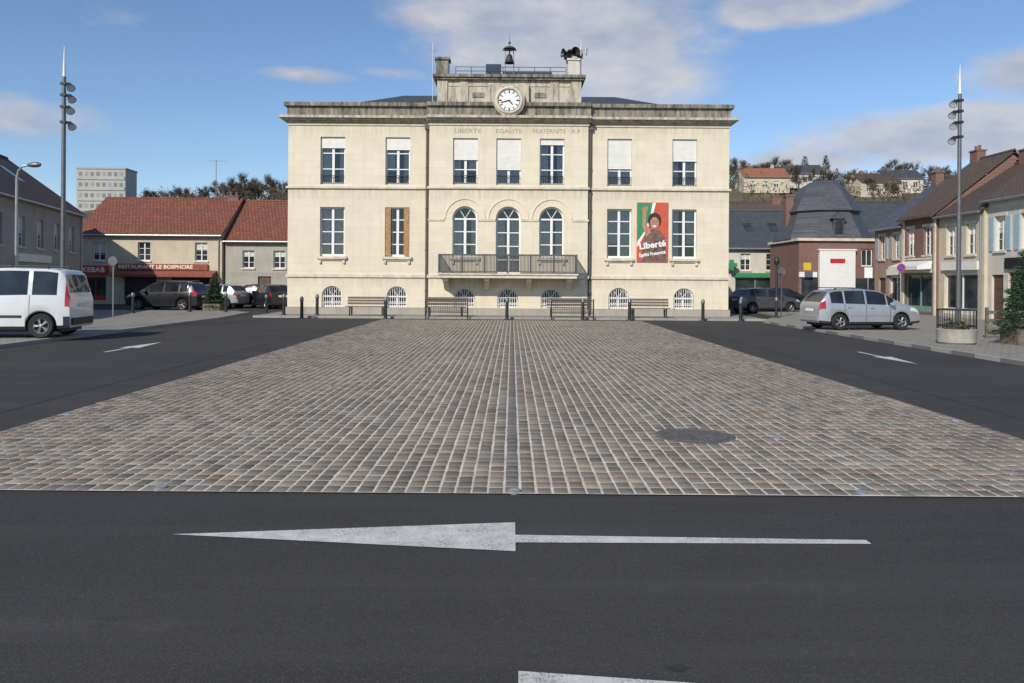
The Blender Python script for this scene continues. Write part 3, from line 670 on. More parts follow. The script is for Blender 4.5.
# manhole
MH=thing('manhole_cover','round cast iron manhole cover set in the cobbles','manhole cover',(mh[0],mh[1],0))
g=MB(); g.lathe((0,0,.012),(0,0,1),[(.45,0),(.45,.006),(.37,.008)],40); g.obj('collar',iron_m,MH)
g=MB(); g.lathe((0,0,.012),(0,0,1),[(.37,.0),(.37,.016),(.34,.016),(.335,.010),(.001,.010)],40)
for k in range(-5,6):
    for l in range(-5,6):
        if k*k+l*l<25: g.box(k*.06-.02,k*.06+.02,l*.06-.02,l*.06+.02,.018,.027)
g.obj('lid',iron_m,MH)
gl0=None
for (px,py) in [(-2.9,6.62),(.03,6.6),(2.9,6.62),(-5.65,10.2),(5.65,10.2),(-5.65,16),(5.65,16),(2.95,8.9),(-2.95,8.9),(-2.95,13),(2.95,13),(-5.65,22),(5.65,22)]:
    if gl0 is None:
        gl0=thing('ground_light','small round glass light set in the paving','ground light',(px,py,0),group='ground lights in the cobbles')
        g=MB(); g.lathe((0,0,.02),(0,0,1),[(.055,-.02),(.055,.010),(.045,.012)],20); g.obj('ring',galv,gl0); g=MB(); g.lathe((0,0,.02),(0,0,1),[(.045,.011),(.001,.012)],20); g.obj('lens',M('lens_blue',(.22,.27,.38),.25),gl0)
    else: dup(gl0,(px,py,0))
def marking(name,pts,label,z=.006,mat=None):
    b=MB(); b.poly([(x,y,z) for x,y in pts]); return structure(b.obj(name,mat or rpaint),label)
AL='worn white arrow painted on the asphalt'
marking('road_marking',[(-2.31,5.46),(.035,5.166),(.035,5.34),(2.42,5.36),(2.42,5.44),(.035,5.50),(.035,5.785)],AL)
marking('road_marking',[(.04,3.02),(2.22,3.3),(.04,3.58),(.04,3.38),(-2.3,3.34),(-2.3,3.26),(.04,3.22)],AL)
marking('road_marking',[(-9.66,18.9),(-9.56,18.9),(-9.56,20.1),(-9.36,20.1),(-9.61,22.0),(-9.86,20.1),(-9.66,20.1)],AL)
marking('road_marking',[(8.79,20.4),(8.88,20.4),(8.88,19.1),(9.06,19.1),(8.84,17.4),(8.61,19.1),(8.79,19.1)],AL)
seal=M('bitumen_seal',(.028,.027,.026),.7,var=.3,scale=9)
random.seed(3)
def seam(pts,w,label):
    b=MB()
    for (xa,ya),(xb,yb) in zip(pts,pts[1:]):
        dx,dy=xb-xa,yb-ya; l=math.hypot(dx,dy); nx_,ny_=-dy/l*w,dx/l*w
        b.poly([(xa-nx_,ya-ny_,.0045),(xb-nx_,yb-ny_,.0045),(xb+nx_,yb+ny_,.0045),(xa+nx_,ya+ny_,.0045)])
    return structure(b.obj('road_seam',seal),label)
seam([(-6.6-.02*random.random(),2+k*1.5) for k in range(23)],.012,'dark bitumen seam in the road')
seam([(6.6+.03*random.random(),2+k*1.5) for k in range(23)],.012,'dark bitumen seam in the road')
marking('road_stain',[(.76+.05*math.cos(t)*(1+.4*math.sin(3*t)),3.62+.03*math.sin(t)*(1+.3*math.cos(5*t))) for t in [k*.39 for k in range(16)]],'small dark tar stain on the asphalt',.0042,seal)
# ================================================================== terrain behind
def sm(a,b,t):
    t=max(0,min(1,(t-a)/(b-a))); return t*t*(3-2*t)
def hz(x,y):
    return sm(80,200,y)*(19.0+7*sm(-20,60,x)-9*(1-sm(-118,-84,x))+1.2*math.sin(x*.05)+.8*math.sin(x*.13+y*.05))
nx,ny=90,40; V=[];F=[]
for j in range(ny):
    yy=75+(j/(ny-1))**1.6*500
    for i in range(nx):
        xx=-350+700*i/(nx-1); V.append((xx,yy,hz(xx,yy)-.3))
for j in range(ny-1):
    for i in range(nx-1): a=j*nx+i; F.append((a,a+1,a+nx+1,a+nx))
me=bpy.data.meshes.new('hill'); me.from_pydata(V,[],F); me.materials.append(grass_m); me.shade_smooth(); o=bpy.data.objects.new('hill',me); COL.objects.link(o); structure(o,'wooded hillside behind the town')
def tri_scatter(mb,c,rx,rz_,n,l,w,m=0,up=.3):
    for _ in range(n):
        while True:
            p=Vector((random.uniform(-1,1),random.uniform(-1,1),random.uniform(-1,1)))
            if p.length<1: break
        p=Vector((c[0]+p.x*rx,c[1]+p.y*rx,c[2]+p.z*rz_))
        d=Vector((random.gauss(0,1),random.gauss(0,1),random.gauss(up,1))).normalized()*l*random.uniform(.5,1.2)
        s=d.orthogonal().normalized()*w; s.rotate(Matrix.Rotation(random.uniform(0,6.28),3,d.normalized()))
        mb.poly([p-s,p+s,p+d],m)
g=MB()
for k in range(1000):
    y=random.uniform(120,225)
    if random.random()<.35: x=random.uniform(-.46*y,-.27*y)
    else: x=random.uniform(35,150)
    z=hz(x,y); mm=random.choice((0,0,1)); hh=random.uniform(1.0,3.2)
    tri_scatter(g,(x,y,z+hh*.7),random.uniform(1.6,3.2),hh,24,1.0,.12,m=mm)
o=g.obj('woodland',[twig_m,leaf_m]); o['kind']='stuff'; o['label']='bare brown woodland covering the hillside'; o['category']='woodland'
def bare_tree_mesh(h,seed):
    random.seed(seed); t=MB(); c=MB()
    def br(p,d,l,r,lev):
        q_=p+d*l; t.cyl(p,q_,r,r*.65,n=5,caps=False)
        if lev==0:
            for _ in range(16):
                dd=(d+Vector((random.gauss(0,.6),random.gauss(0,.6),random.gauss(.1,.5)))).normalized()
                s=p.lerp(q_,random.random()); e=s+dd*l*random.uniform(.5,1.1); w=dd.orthogonal().normalized()*.028
                c.poly([s-w,s+w,e]); 
                for _ in range(3):
                    d2=(dd+Vector((random.gauss(0,.7),random.gauss(0,.7),random.gauss(0,.7)))).normalized(); s2=s.lerp(e,random.random()); w=d2.orthogonal().normalized()*.022; c.poly([s2-w,s2+w,s2+d2*l*.5])
            return
        for _ in range(3 if lev>1 else 4):
            dd=(d+Vector((random.gauss(0,.42),random.gauss(0,.42),random.gauss(.12,.2)))).normalized(); br(q_ if random.random()<.6 else p.lerp(q_,.7),dd,l*random.uniform(.6,.8),r*.6,lev-1)
    br(Vector((0,0,-.3)),Vector((0,0,1)),h*.3,h*.022,3)
    return t,c
def tree_proto(i,loc,kind):
    T=thing('tree','leafless brown tree on the hillside' if kind=='bare' else 'dark green conifer on the hillside','tree',loc,group='trees on the hillside')
    if kind=='bare':
        t,c=bare_tree_mesh(9,i); t.obj('trunk',bark_m,T); c.obj('crown',twig_m,T)
    else:
        t=MB(); t.cyl((0,0,-.3),(0,0,6.5),.16,.04,n=6); t.obj('trunk',bark_m,T); c=MB()
        for k in range(750):
            u=random.random()**.7; z=1+6.5*(1-u); r=(7.8-z)*.25*random.uniform(.4,1.15); a_=random.uniform(0,6.28)
            p=Vector((r*math.cos(a_),r*math.sin(a_),z)); d=Vector((math.cos(a_),math.sin(a_),random.uniform(-.5,.2)))*.55; s=Vector((-math.sin(a_),math.cos(a_),random.uniform(-.3,.3)))*.14
            c.poly([p-s,p+s,p+d])
        c.obj('crown',needle_m,T)
    return T
random.seed(11)
locs=[]
for k in range(58): locs.append((random.uniform(46,135),random.uniform(150,212),'bare'))
for k in range(48):
    y=random.uniform(165,212); locs.append((random.uniform(-.455*y,-.275*y),y,'bareleft'))
for px,dd in ((804,180),(825,185),(841,178),(882,190),(945,186),(836,200)): locs.append(((px-512)*dd/800,dd,'fir'))
pb=[];pf=[]
for i,(x,y,k) in enumerate(locs):
    L=pf if k=='fir' else pb
    if len(L)<(2 if k=='fir' else 4):
        T=tree_proto(i,(x,y,hz(x,y)-.3),'fir' if k=='fir' else 'bare'); L.append(T); random.seed(100+i)
    else:
        T=dup(random.choice(L),(x,y,hz(x,y)-.3),random.uniform(0,6.28)); s=random.uniform(.6,1.0) if k!='fir' else random.uniform(.5,.8)
        if k=='bareleft': s*=.85+.35*sm(-.42,-.33,x/y)
        T.scale=(s,s,s)
for (px,dd,w_,lab,wm,rm) in ((735,165,9,'pale house with orange roof on the hillside',render_cream,orangetile),(775,178,8,'grey-roofed house among hillside trees',render_white,slate),(848,172,9,'pale house with brown roof on the hillside',render_cream,browntile),(872,176,8,'white house with grey roof on the hillside',render_white,slate),(1000,168,10,'orange-roofed house on the hillside',render_cream,orangetile)):
    x=(px-512)*dd/800; house('house',lab,(x,dd-6,hz(x,dd-6)-.2),random.uniform(-.2,.2),w_,7,3.2,5.2,wm,rm,wins=[(1.8,1.2,1,1.2),(4.2,1.2,1,1.2),(6.4,1.2,1,1.2)],chims=[(2,3.5,.7,.5)])
AB=thing('apartment_block','pale grey multi-storey apartment block on the far hillside','apartment block',(-114.5,210,9.8),.04)
g=MB(); g.box(0,12.6,0,7,0,20.6); g.obj('wall',block_light,AB)
g=MB(); g.box(-.15,12.75,-.15,7.15,20.601,21.0); g.obj('roof',concrete,AB)
for fl_ in range(6):
    z=4+fl_*2.8
    g=MB(); g.box(.2,12.4,-.2,-.01,z-.15,z+.75); g.obj('balcony',block_light,AB)
    for k in range(8): x=.6+k*1.5; g=MB(); g.box(x,x+.85,-.05,-.01,z+.76,z+1.85); g.obj('window',block_grey if (k+fl_)%3==0 else metal_grey,AB)
# ================================================================== vehicles
def interp(pts,x):
    if x<=pts[0][0]: return pts[0][1]
    for (xa,a),(xb,b) in zip(pts,pts[1:]):
        if x<=xb: return a+(b-a)*(x-xa)/(xb-xa)
    return pts[-1][1]
def wheel(parent,x,y,r,w,side,rimmat,spokes=5):
    W=bpy.data.objects.new('wheel',None); COL.objects.link(W); W.parent=parent; W.location=(x,y,r); W.empty_display_size=.2
    t=MB(); p=[(r*.62,-w/2),(r*.9,-w/2),(r*.98,-w/2+.03),(r,-w/4),(r,w/4),(r*.98,w/2-.03),(r*.9,w/2),(r*.62,w/2-.01),(r*.62,0)]
    t.lathe((0,0,0),(0,1,0),p,28); t.obj('tyre',rubber,W,smooth=True)
    m_=MB(); s=side
    m_.lathe((0,s*w*.18,0),(0,s,0),[(r*.63,w*.2),(r*.6,w*.26),(r*.56,w*.2),(r*.54,0)],28)
    m_.lathe((0,s*w*.3,0),(0,s,0),[(r*.16,0),(r*.15,.03),(.001,.04)],16)
    for k in range(spokes):
        a=2*math.pi*k/spokes
        for off in (-.13,.13):
            a2=a+off; c1=Vector((math.cos(a)*r*.12,s*w*.32,math.sin(a)*r*.12)); c2=Vector((math.cos(a2)*r*.58,s*w*.3,math.sin(a2)*r*.58))
            m_.cyl(c1,c2,r*.055,r*.05,n=5)
    m_.obj('rim',rimmat,W,smooth=True)
    m_=MB(); m_.lathe((0,s*w*.08,0),(0,s,0),[(r*.6,0),(.001,0)],20); m_.obj('hub',black_p,W)
def car(name,label,cat,loc,yaw,sp,paint,group=None,rim=chrome):
    Cc=thing(name,label,cat,loc,yaw,group)
    L,W=sp['L'],sp['W']; topp=sp['top']; belt=sp['belt']; wx=sp['wheels']; r=sp['r']; ra=r+.06; sill=.24
    xs=set([p[0] for p in topp]); 
    n=int(L/.06)
    for k in range(n+1): xs.add(round(L*k/n,4))
    for w_ in wx:
        for k in range(17): xs.add(round(w_+ra*math.cos(math.pi*k/16),4))
    for a,b in sp['glass']+[sp['ws'],sp['rw']]: xs.add(a);xs.add(b)
    xs=sorted(x for x in xs if 0<=x<=L); xx=[xs[0]]
    for x in xs[1:]:
        if x-xx[-1]>.006: xx.append(x)
    xs=xx; xc=L/2
    lp=lambda a,b,u:a+(b-a)*u
    def ring(x):
        e=abs(x-xc)/xc; w=W/2*(1-sp.get('taper',.16)*e**7-.03*e**2)
        tp=interp(topp,x); bl=min(interp(belt,x),tp-.03); zb=sill+.05*e**6
        for w_ in wx:
            if abs(x-w_)<ra: zb=max(zb,r+math.sqrt(ra*ra-(x-w_)**2))
        zb=min(zb,bl-.06); gg=tp-bl; t=min(1,gg/.5); wr=w*(.93-sp.get('tumble',.16)*t)
        zm=max(.6,zb+.04); zm=min(zm,bl-.02); wb=w*.975
        z1=min(zb+.09,lp(zb,zm,.6))
        return [(w*.955,zb),(w*.99,z1),(w*1.0,zm),(w*.995,lp(zm,bl,.5)),(wb,bl),(lp(wb,wr,.06),bl+.06*gg),(lp(wb,wr,.45),bl+.48*gg),(lp(wb,wr,.9),bl+.88*gg),(wr*.93,bl+.965*gg),(wr*.5,tp-.004),(0,tp)]
    R=[ring(x) for x in xs]; parts={}
    def mb(k): return parts.setdefault(k,MB())
    ws,rw=sp['ws'],sp['rw']
    for i in range(len(xs)-1):
        xm=(xs[i]+xs[i+1])/2
        for j in range(10):
            key='body'
            if j in (5,6): 
                for gi,(a,b) in enumerate(sp['glass']):
                    if a<=xm<=b: key='side_window%d'%gi
            if j in (8,9) and ws[0]<=xm<=ws[1]: key='windscreen'
            if j in (8,9) and rw[0]<=xm<=rw[1]: key='rear_window'
            if j in sp.get('hl',(2,3)) and xm>L-sp.get('hll',.42) and xm<L-.03: key='headlight'
            if j in sp.get('tl',(3,)) and xm<sp.get('tll',.2): key='tail_light'
            if j==0 and not any(abs(xm-w_)<ra for w_ in wx): key='sill_trim'
            if j<=1 and (xm<.14 or xm>L-.14) and sp.get('bump'): key='bumper'
            for s in (-1,1):
                k2=key
                if key[:4] in('head','tail','side','sill'): k2=(key,s)
                a,b_=R[i][j],R[i][j+1]; c_,d_=R[i+1][j+1],R[i+1][j]
                q_=[(xs[i],s*a[0],a[1]),(xs[i+1],s*d_[0],d_[1]),(xs[i+1],s*c_[0],c_[1]),(xs[i],s*b_[0],b_[1])]
                if s>0: q_=q_[::-1]
                mb(k2).poly(q_)
    for idx in (0,-1):
        rg=R[idx]; x=xs[idx]
        mb('body').poly([(x,p[0],p[1]) for p in rg]+[(x,-p[0],p[1]) for p in rg[::-1][1:]])
    mats={'body':paint,'side_window':car_glass,'windscreen':car_glass,'rear_window':car_glass,'headlight':head_m,'tail_light':tail_m,'sill_trim':plastic,'bumper':sp.get('bump') or paint}
    for k,b in parts.items():
        nm=(k if isinstance(k,str) else k[0]).rstrip('0123456789')
        o=b.obj(nm,mats[nm],Cc); bm_=o.data
        B=bmesh.new(); B.from_mesh(bm_); bmesh.ops.remove_doubles(B,verts=B.verts,dist=.0005); bmesh.ops.recalc_face_normals(B,faces=B.faces); B.to_mesh(bm_); B.free()
        bm_.shade_smooth(); bm_.set_sharp_from_angle(angle=rad(38))
    u=MB(); u.box(.25,L-.25,-W/2+.27,W/2-.27,.17,.72); u.obj('underbody',black_p,Cc)
    for x in sp['seams']:
        sm_=MB(); rg=ring(x); rg2=ring(x+.016)
        for j in range(1,5):
            for s in (-1,1):
                e=.003
                sm_.poly([(x,s*(rg[j][0]+e),rg[j][1]),(x+.016,s*(rg2[j][0]+e),rg2[j][1]),(x+.016,s*(rg2[j+1][0]+e),rg2[j+1][1]),(x,s*(rg[j+1][0]+e),rg[j+1][1])])
        sm_.obj('door_seam',black_p,Cc)
    xa,xb=.5,L-.95
    rr=[(x,ring(x)) for x in [xa+(xb-xa)*k/12 for k in range(13)]]
    for s in (-1,1):
        st_=MB()
        for (x,a),(x2,b) in zip(rr,rr[1:]):
            if all(abs((x+x2)/2-w_)>ra+.1 for w_ in wx): st_.box(x,x2,min(s*(a[2][0]-.01),s*(a[2][0]+.014)),max(s*(a[2][0]-.01),s*(a[2][0]+.014)),a[2][1]-.035,a[2][1]+.035)
        st_.obj('side_moulding',plastic if sp.get('bump') else paint,Cc)
    for x in sp['handles']:
        for s in (-1,1):
            z=interp(belt,x)-.1; y=ring(x)[3][0]; h=MB(); h.box(x,x+.17,min(s*y,s*(y+.03)),max(s*y,s*(y+.03)),z-.018,z+.018); h.obj('handle',plastic if sp.get('bump') else paint,Cc)
    for s in (-1,1):
        x=sp['mirror']; z=interp(belt,x)+.08; y=ring(x)[4][0]; h=MB()
        h.lathe((x,s*(y+.13),z),(0,s,0),[(.02,-.14),(.07,-.11),(.095,0),(.08,.08),(.02,.1),(.001,.1)],12); h.obj('wing_mirror',plastic if sp.get('bump') else paint,Cc,smooth=True)
    for w_ in wx:
        for s in (-1,1): wheel(Cc,w_,s*(W/2-.13),r,.2,s,rim)
    z=.85 if sp.get('bump') else .72
    h=MB(); h.box(-.02,.0,-.26,.26,z,z+.11); h.obj('number_plate',white,Cc)
    h=MB(); h.box(L-.002,L+.018,-.26,.26,.38,.49); h.obj('number_plate',white,Cc)
    h=MB(); h.box(-.05,.0,-W*.38,W*.38,.36,.55); h.obj('bumper',sp.get('bump') or paint,Cc)
    h=MB(); h.box(L-.01,L+.02,-W*.3,W*.3,.5,.62); h.obj('grille',plastic,Cc)
    if sp.get('rails'):
        for s in (-1,1):
            h=MB(); xa,xb=sp['rails']; zt=interp(topp,(xa+xb)/2); y=s*ring((xa+xb)/2)[8][0]*.97; h.cyl((xa,y,zt+.03),(xb,y,zt+.03),.018,n=6)
            for x in (xa,(xa+xb)/2,xb): h.cyl((x,y,zt-.05),(x,y,zt+.03),.02,n=6)
            h.obj('roof_rail',plastic,Cc)
    return Cc
MPV=dict(L=4.3,W=1.82,top=[(0,.92),(.03,1.02),(.10,1.12),(.38,1.48),(.55,1.55),(1.0,1.60),(1.9,1.62),(2.45,1.57),(2.75,1.47),(3.38,1.10),(3.5,1.06),(3.95,.93),(4.15,.82),(4.26,.7),(4.3,.6)],
  belt=[(0,1.04),(1,1.0),(3.3,.94),(4.3,.85)],wheels=(.80,3.42),r=.325,glass=[(.45,.95),(1.03,1.85),(1.93,2.75),(2.82,3.1)],ws=(2.68,3.40),rw=(.08,.42),seams=(.98,1.88,2.9),handles=(1.1,2.05),mirror=2.95,tl=(3,4,5),tll=.24,rails=(.7,2.3),hll=.5,hl=(3,))
VAN=dict(L=4.25,W=1.84,top=[(0,1.10),(.04,1.25),(.16,1.78),(.28,1.88),(.6,1.93),(1.6,1.95),(2.5,1.92),(2.8,1.84),(3.42,1.22),(3.55,1.16),(4.0,1.03),(4.15,.9),(4.22,.75),(4.25,.6)],
  belt=[(0,1.14),(1.2,1.14),(2.6,1.10),(4.25,.95)],wheels=(.72,3.42),r=.34,glass=[(.32,.95),(1.06,1.92),(2.03,2.75),(2.84,3.18)],ws=(2.76,3.44),rw=(.045,.155),seams=(1.0,1.98,2.95),handles=(1.85,2.1),mirror=3.0,tl=(3,4,5,6),tll=.10,tumble=.10,taper=.07,bump=plastic,rails=(.6,2.5),hll=.45,hl=(3,))
HATCH=dict(L=3.95,W=1.72,top=[(0,.85),(.05,.98),(.14,1.08),(.45,1.36),(.8,1.43),(1.6,1.46),(2.1,1.41),(2.85,1.0),(2.98,.96),(3.55,.84),(3.8,.72),(3.92,.6),(3.95,.52)],
  belt=[(0,.98),(1,.94),(2.8,.88),(3.95,.75)],wheels=(.68,3.15),r=.30,glass=[(.55,.85),(.93,1.62),(1.70,2.3),(2.35,2.55)],ws=(2.12,2.87),rw=(.12,.48),seams=(.9,1.66,2.4),handles=(.98,1.8),mirror=2.4,hl=(3,))
yw=rad(187)
v=car('van','white compact van with black bumpers parked on the pavement','van',(0,0,PH),yw,VAN,p_white,rim=rimgrey)
lx,ly=0,VAN['W']/2; c_,s_=math.cos(yw),math.sin(yw)
v.location=(-12.15-(lx*c_-ly*s_),21.9-(lx*s_+ly*c_),PH)
m_=car('minivan','silver minivan parked beside the square','minivan',(10.75,28.9,PH),rad(9),MPV,p_silver); m_.scale=(.91,.91,.91)
grp='cars parked along the street'
car('minivan','black minivan parked before the restaurant','minivan',(-17.0,44.2,0),rad(170),MPV,p_black,grp)
car('parked_car','silver hatchback parked in the street','car',(-16.0,47.6,0),rad(168),HATCH,p_silver,grp)
car('parked_car','dark blue hatchback parked in the street','car',(-14.2,49.6,0),rad(178),HATCH,p_blue,grp)
car('parked_car','black hatchback parked near the town hall corner','car',(-13.3,46.5,0),rad(125),HATCH,p_black,grp)
car('parked_car','dark grey hatchback parked in the side street','car',(12.8,46,0),rad(15),HATCH,p_grey,grp)
car('parked_car','white hatchback parked in the side street','car',(12.2,48.5,0),rad(95),HATCH,p_white,grp)
car('parked_car','black hatchback parked in the side street','car',(14.8,49.0,0),rad(10),HATCH,p_black,grp)
# ================================================================== street furniture
def tall_lamp(loc,side,label,H=9.2):
    T=thing('street_lamp',label,'street lamp',loc,group='tall floodlight masts')
    g=MB(); g.cyl((0,0,0),(0,0,H-1.0),.085,.06,n=12); g.cyl((0,0,0),(0,0,.25),.13,.11,n=12); g.obj('pole',metal_grey,T,smooth=True)
    g=MB(); g.cyl((0,0,H-1.0),(0,0,H),.055,.008,n=10); g.obj('spike',white,T,smooth=True)
    for k,(z,an) in enumerate(((H-1.35,15),(H-1.72,-5),(H-2.1,20),(H-2.6,-10))):
        a=rad(an if side>0 else 180-an); d=Vector((math.cos(a),-.35*math.sin(a)-.3,0)).normalized()
        g=MB(); g.cyl((0,0,z+.12),d*.26+Vector((0,0,z+.12)),.022,n=6); g.box(-.09,.09,-.09,.09,z+.08,z+.16)
        c=d*.28+Vector((0,0,z)); ax=(d*.8+Vector((0,-.4,-.8))).normalized()
        g.obj('bracket',metal_dark,T)
        g=MB(); g.lathe(c-ax*.13,ax,[(.001,0),(.07,.01),(.09,.08),(.12,.20),(.13,.24),(.12,.235)],14); g.lathe(c-ax*.13,ax,[(.12,.23),(.001,.22)],14,1)
        g.obj('floodlight',[metal_dark,head_m],T,smooth=True)
    return T
tall_lamp((-14.6,26,PH),1,'tall grey mast with floodlights and white spike, near van')
tall_lamp((15.35,27.5,PH),-1,'tall grey mast with floodlights and white spike, behind planter')
SL=thing('street_lamp','slim grey street lamp with short curved arm','street lamp',(-18.6,30,PH))
g=MB(); g.cyl((0,0,0),(0,0,5.4),.07,.05,n=10)
pp=[(0,0,5.4),(.05,0,5.65),(.2,0,5.82),(.45,0,5.88)]
for a,b in zip(pp,pp[1:]): g.cyl(a,b,.04,.035,n=8)
g.obj('pole',galv,SL,smooth=True); g=MB(); g.lathe((.4,0,5.88),(1,0,.05),[(.001,0),(.06,.02),(.1,.2),(.1,.4),(.05,.5),(.001,.52)],12); g.obj('lamp_head',metal_grey,SL,smooth=True)
bl0=None
BL=[(-16.1,40,PH),(-14.3,40,PH),(-12.4,40.4,0),(-9.45,36.0,0),(-5.68,36.0,0),(-.22,36.0,0),(3.2,36.0,0),(5.3,36.0,0),(8.6,36.0,0),(10.3,36.0,0),(12.5,37.8,PH),(-10.6,37.2,PH),(-9.1,37.4,PH),(10.9,38,PH),(-18,38,PH)]
for (x,y,z) in BL:
    if bl0 is None:
        bl0=thing('bollard','dark grey cylindrical steel bollard with domed cap','bollard',(x,y,z),group='bollards around the square')
        g=MB(); g.cyl((0,0,0),(0,0,.05),.12,.11,n=14); g.cyl((0,0,.05),(0,0,.85),.075,.07,n=14); g.obj('post',metal_dark,bl0,smooth=True)
        g=MB(); g.lathe((0,0,.8),(0,0,1),[(.085,0),(.09,.03),(.085,.06),(.08,.12),(.05,.18),(.001,.2)],14); g.obj('cap',metal_grey,bl0,smooth=True)
    else: dup(bl0,(x,y,z))
bn0=None
for x in (-6.7,-3.06,2.56,6.35):
    if bn0 is None:
        bn0=thing('bench','dark slatted bench on the town hall forecourt','bench',(x,37.0,PH),group='benches before the town hall')
        g=MB()
        for k in range(4): g.box(-.95,.95,-.28+k*.13,-.18+k*.13,.42,.455)
        g.obj('seat',wood_m,bn0); g=MB()
        for k in range(3): g.box(-.95,.95,.27+k*.03,.30+k*.03,.52+k*.13,.62+k*.13)
        g.obj('backrest',wood_m,bn0)
        for s in (-.75,.75):
            g=MB(); g.box(s-.03,s+.03,-.28,-.22,0,.419); g.box(s-.03,s+.03,.2,.26,0,.419); g.box(s-.03,s+.03,-.219,.199,.37,.419)
            g.poly([(s-.03,.26,.2),(s-.03,.36,.9),(s-.03,.40,.9),(s-.03,.30,.2)]); g.poly([(s+.03,.26,.2),(s+.03,.30,.2),(s+.03,.40,.9),(s+.03,.36,.9)]); g.obj('leg',metal_dark,bn0)
    else: dup(bn0,(x,37.0,PH))
br0=None
for x in (-2.95,2.75):
    if br0 is None:
        br0=thing('barrier','low dark metal mesh barrier','barrier',(x,36.25,0),group='low barriers along the forecourt')
        for z in (.3,.86): g=MB(); g.box(-.95,.95,-.02,.02,z,z+.04); g.obj('rail',metal_dark,br0)
        g=MB()
        for k in range(24): g.cyl((-.93+k*.081,0,.34),(-.93+k*.081,0,.86),.010,n=4)
        for k in range(6): g.cyl((-.94,0,.4+k*.08),(.94,0,.4+k*.08),.008,n=4)
        g.obj('mesh_panel',metal_dark,br0)
        for s in (-.95,.95): g=MB(); g.cyl((s,0,0),(s,0,.95),.03,n=8); g.obj('post',metal_dark,br0)
    else: dup(br0,(x,36.25,0))
PL=thing('planter','round concrete planter with dark metal railing','planter',(12.4,22.3,PH))
g=MB(); g.lathe((0,0,0),(0,0,1),[(.44,0),(.49,.05),(.51,.34),(.53,.40),(.48,.42),(.45,.36),(.001,.36)],32); g.obj('basin',concrete,PL,smooth=True)
g=MB()
for z in (.5,.95): 
    for k in range(24):
        a,b=2*math.pi*k/24,2*math.pi*(k+1)/24; g.cyl((.49*math.cos(a),.49*math.sin(a),z),(.49*math.cos(b),.49*math.sin(b),z),.018,n=5,caps=False)
for k in range(22): a=2*math.pi*k/22; g.cyl((.49*math.cos(a),.49*math.sin(a),.40),(.49*math.cos(a),.49*math.sin(a),.95),.011,n=5)
g.obj('railing',metal_dark,PL)
g=MB(); random.seed(5); tri_scatter(g,(0,0,.46),.36,.14,260,.16,.03); g.obj('plant',leaf_m,PL)
def conifer(loc,H,R_,label,box=True):
    T=thing('conifer_tree',label,'conifer',loc)
    t=MB(); t.cyl((0,0,0),(0,0,H*.95),.05,.015,n=7); t.obj('trunk',bark_m,T); c=MB()
    for k in range(5200):
        u=1-math.sqrt(random.random()); z=.35+(H-.35)*u; rr=R_*(1-u)*(.80+.2*math.sin(z*21))+.03; q_=random.random()**.35; a=random.uniform(0,6.28)
        p=Vector((rr*q_*math.cos(a),rr*q_*math.sin(a),z-.1*q_)); d=Vector((math.cos(a)+random.gauss(0,.4),math.sin(a)+random.gauss(0,.4),random.uniform(-.3,.5))).normalized()*.14
        s=d.orthogonal().normalized()*.016; s.rotate(Matrix.Rotation(random.uniform(0,6),3,d.normalized())); c.poly([p-s,p+s,p+d])
    c.obj('crown',needle_m,T)
    if box:
        g=MB()
        for k in range(4):
            for j in range(5):
                a=-.42+j*.17
                if k==0: g.box(a,a+.15,-.45,-.42,0,.45)
                if k==1: g.box(a,a+.15,.42,.45,0,.45)
                if k==2: g.box(-.45,-.42,a,a+.15,0,.45)
                if k==3: g.box(.42,.45,a,a+.15,0,.45)
        g.box(-.41,.41,-.41,.41,.05,.38); g.obj('tub',wood_m,T)
conifer((14.25,22.2,PH),2.75,.85,'dark green conifer in a wooden tub')
conifer((-15.7,42.2,0),2.0,.6,'small green conifer standing by parked cars')
FE=thing('fence','low wooden terrace fence on the pavement','fence',(14.6,24.6,PH))
for z in (.25,.5,.75): g=MB(); g.box(0,5,-.02,.02,z,z+.1); g.obj('rail',wood_m,FE)
for k in range(5): g=MB(); g.box(k*1.22,k*1.22+.08,.021,.1,0,.95); g.obj('post',wood_m,FE)
def sign(loc,h,kind,label,rz_=0):
    T=thing('road_sign',label,'road sign',loc,rz_); g=MB(); g.cyl((0,0,0),(0,0,h+.22),.028,n=8); g.obj('pole',galv,T)
    g=MB()
    if kind=='round':
        g.lathe((0,-.04,h),(0,-1,0),[(.19,0),(.19,.02),(.145,.022)],24,0); g.lathe((0,-.04,h),(0,-1,0),[(.145,.022),(.001,.022)],24,1); g.obj('plate',[red_p,blue_p],T)
        b=MB(); c=math.cos(rad(45))*.15; b.poly([(-c-.015,-.066,h+c-.015),(-c+.015,-.066,h+c+.015),(c+.015,-.066,h-c+.015),(c-.015,-.066,h-c-.015)][::-1]); b.obj('slash',red_p,T)
    elif kind=='white': g.box(-.2,.2,-.05,-.03,h-.26,h+.26); g.obj('plate',white,T)
    elif kind=='back': g.lathe((0,-.04,h),(0,-1,0),[(.2,0),(.2,.02),(.001,.022)],24,0); g.obj('plate',metal_grey,T)
    return T
sign((17.0,35,PH),2.35,'round','round no-parking sign on a steel pole')
sign((17.8,40,PH),2.2,'white','white rectangular sign on a steel pole')
sign((13.3,39.5,0),2.3,'back','grey back of a round road sign')
sign((-17.2,34.5,PH),2.4,'back','grey back of a round road sign')
IP=thing('information_pillar','tall dark slim post on the pavement','post',(12.7,38.4,0)); g=MB(); g.cyl((0,0,0),(0,0,2.6),.06,.05,n=10); g.obj('pole',metal_dark,IP); g=MB(); g.lathe((0,0,2.6),(0,0,1),[(.05,0),(.12,.08),(.14,.25),(.08,.36),(.001,.4)],12); g.obj('lamp_head',metal_dark,IP,smooth=True)
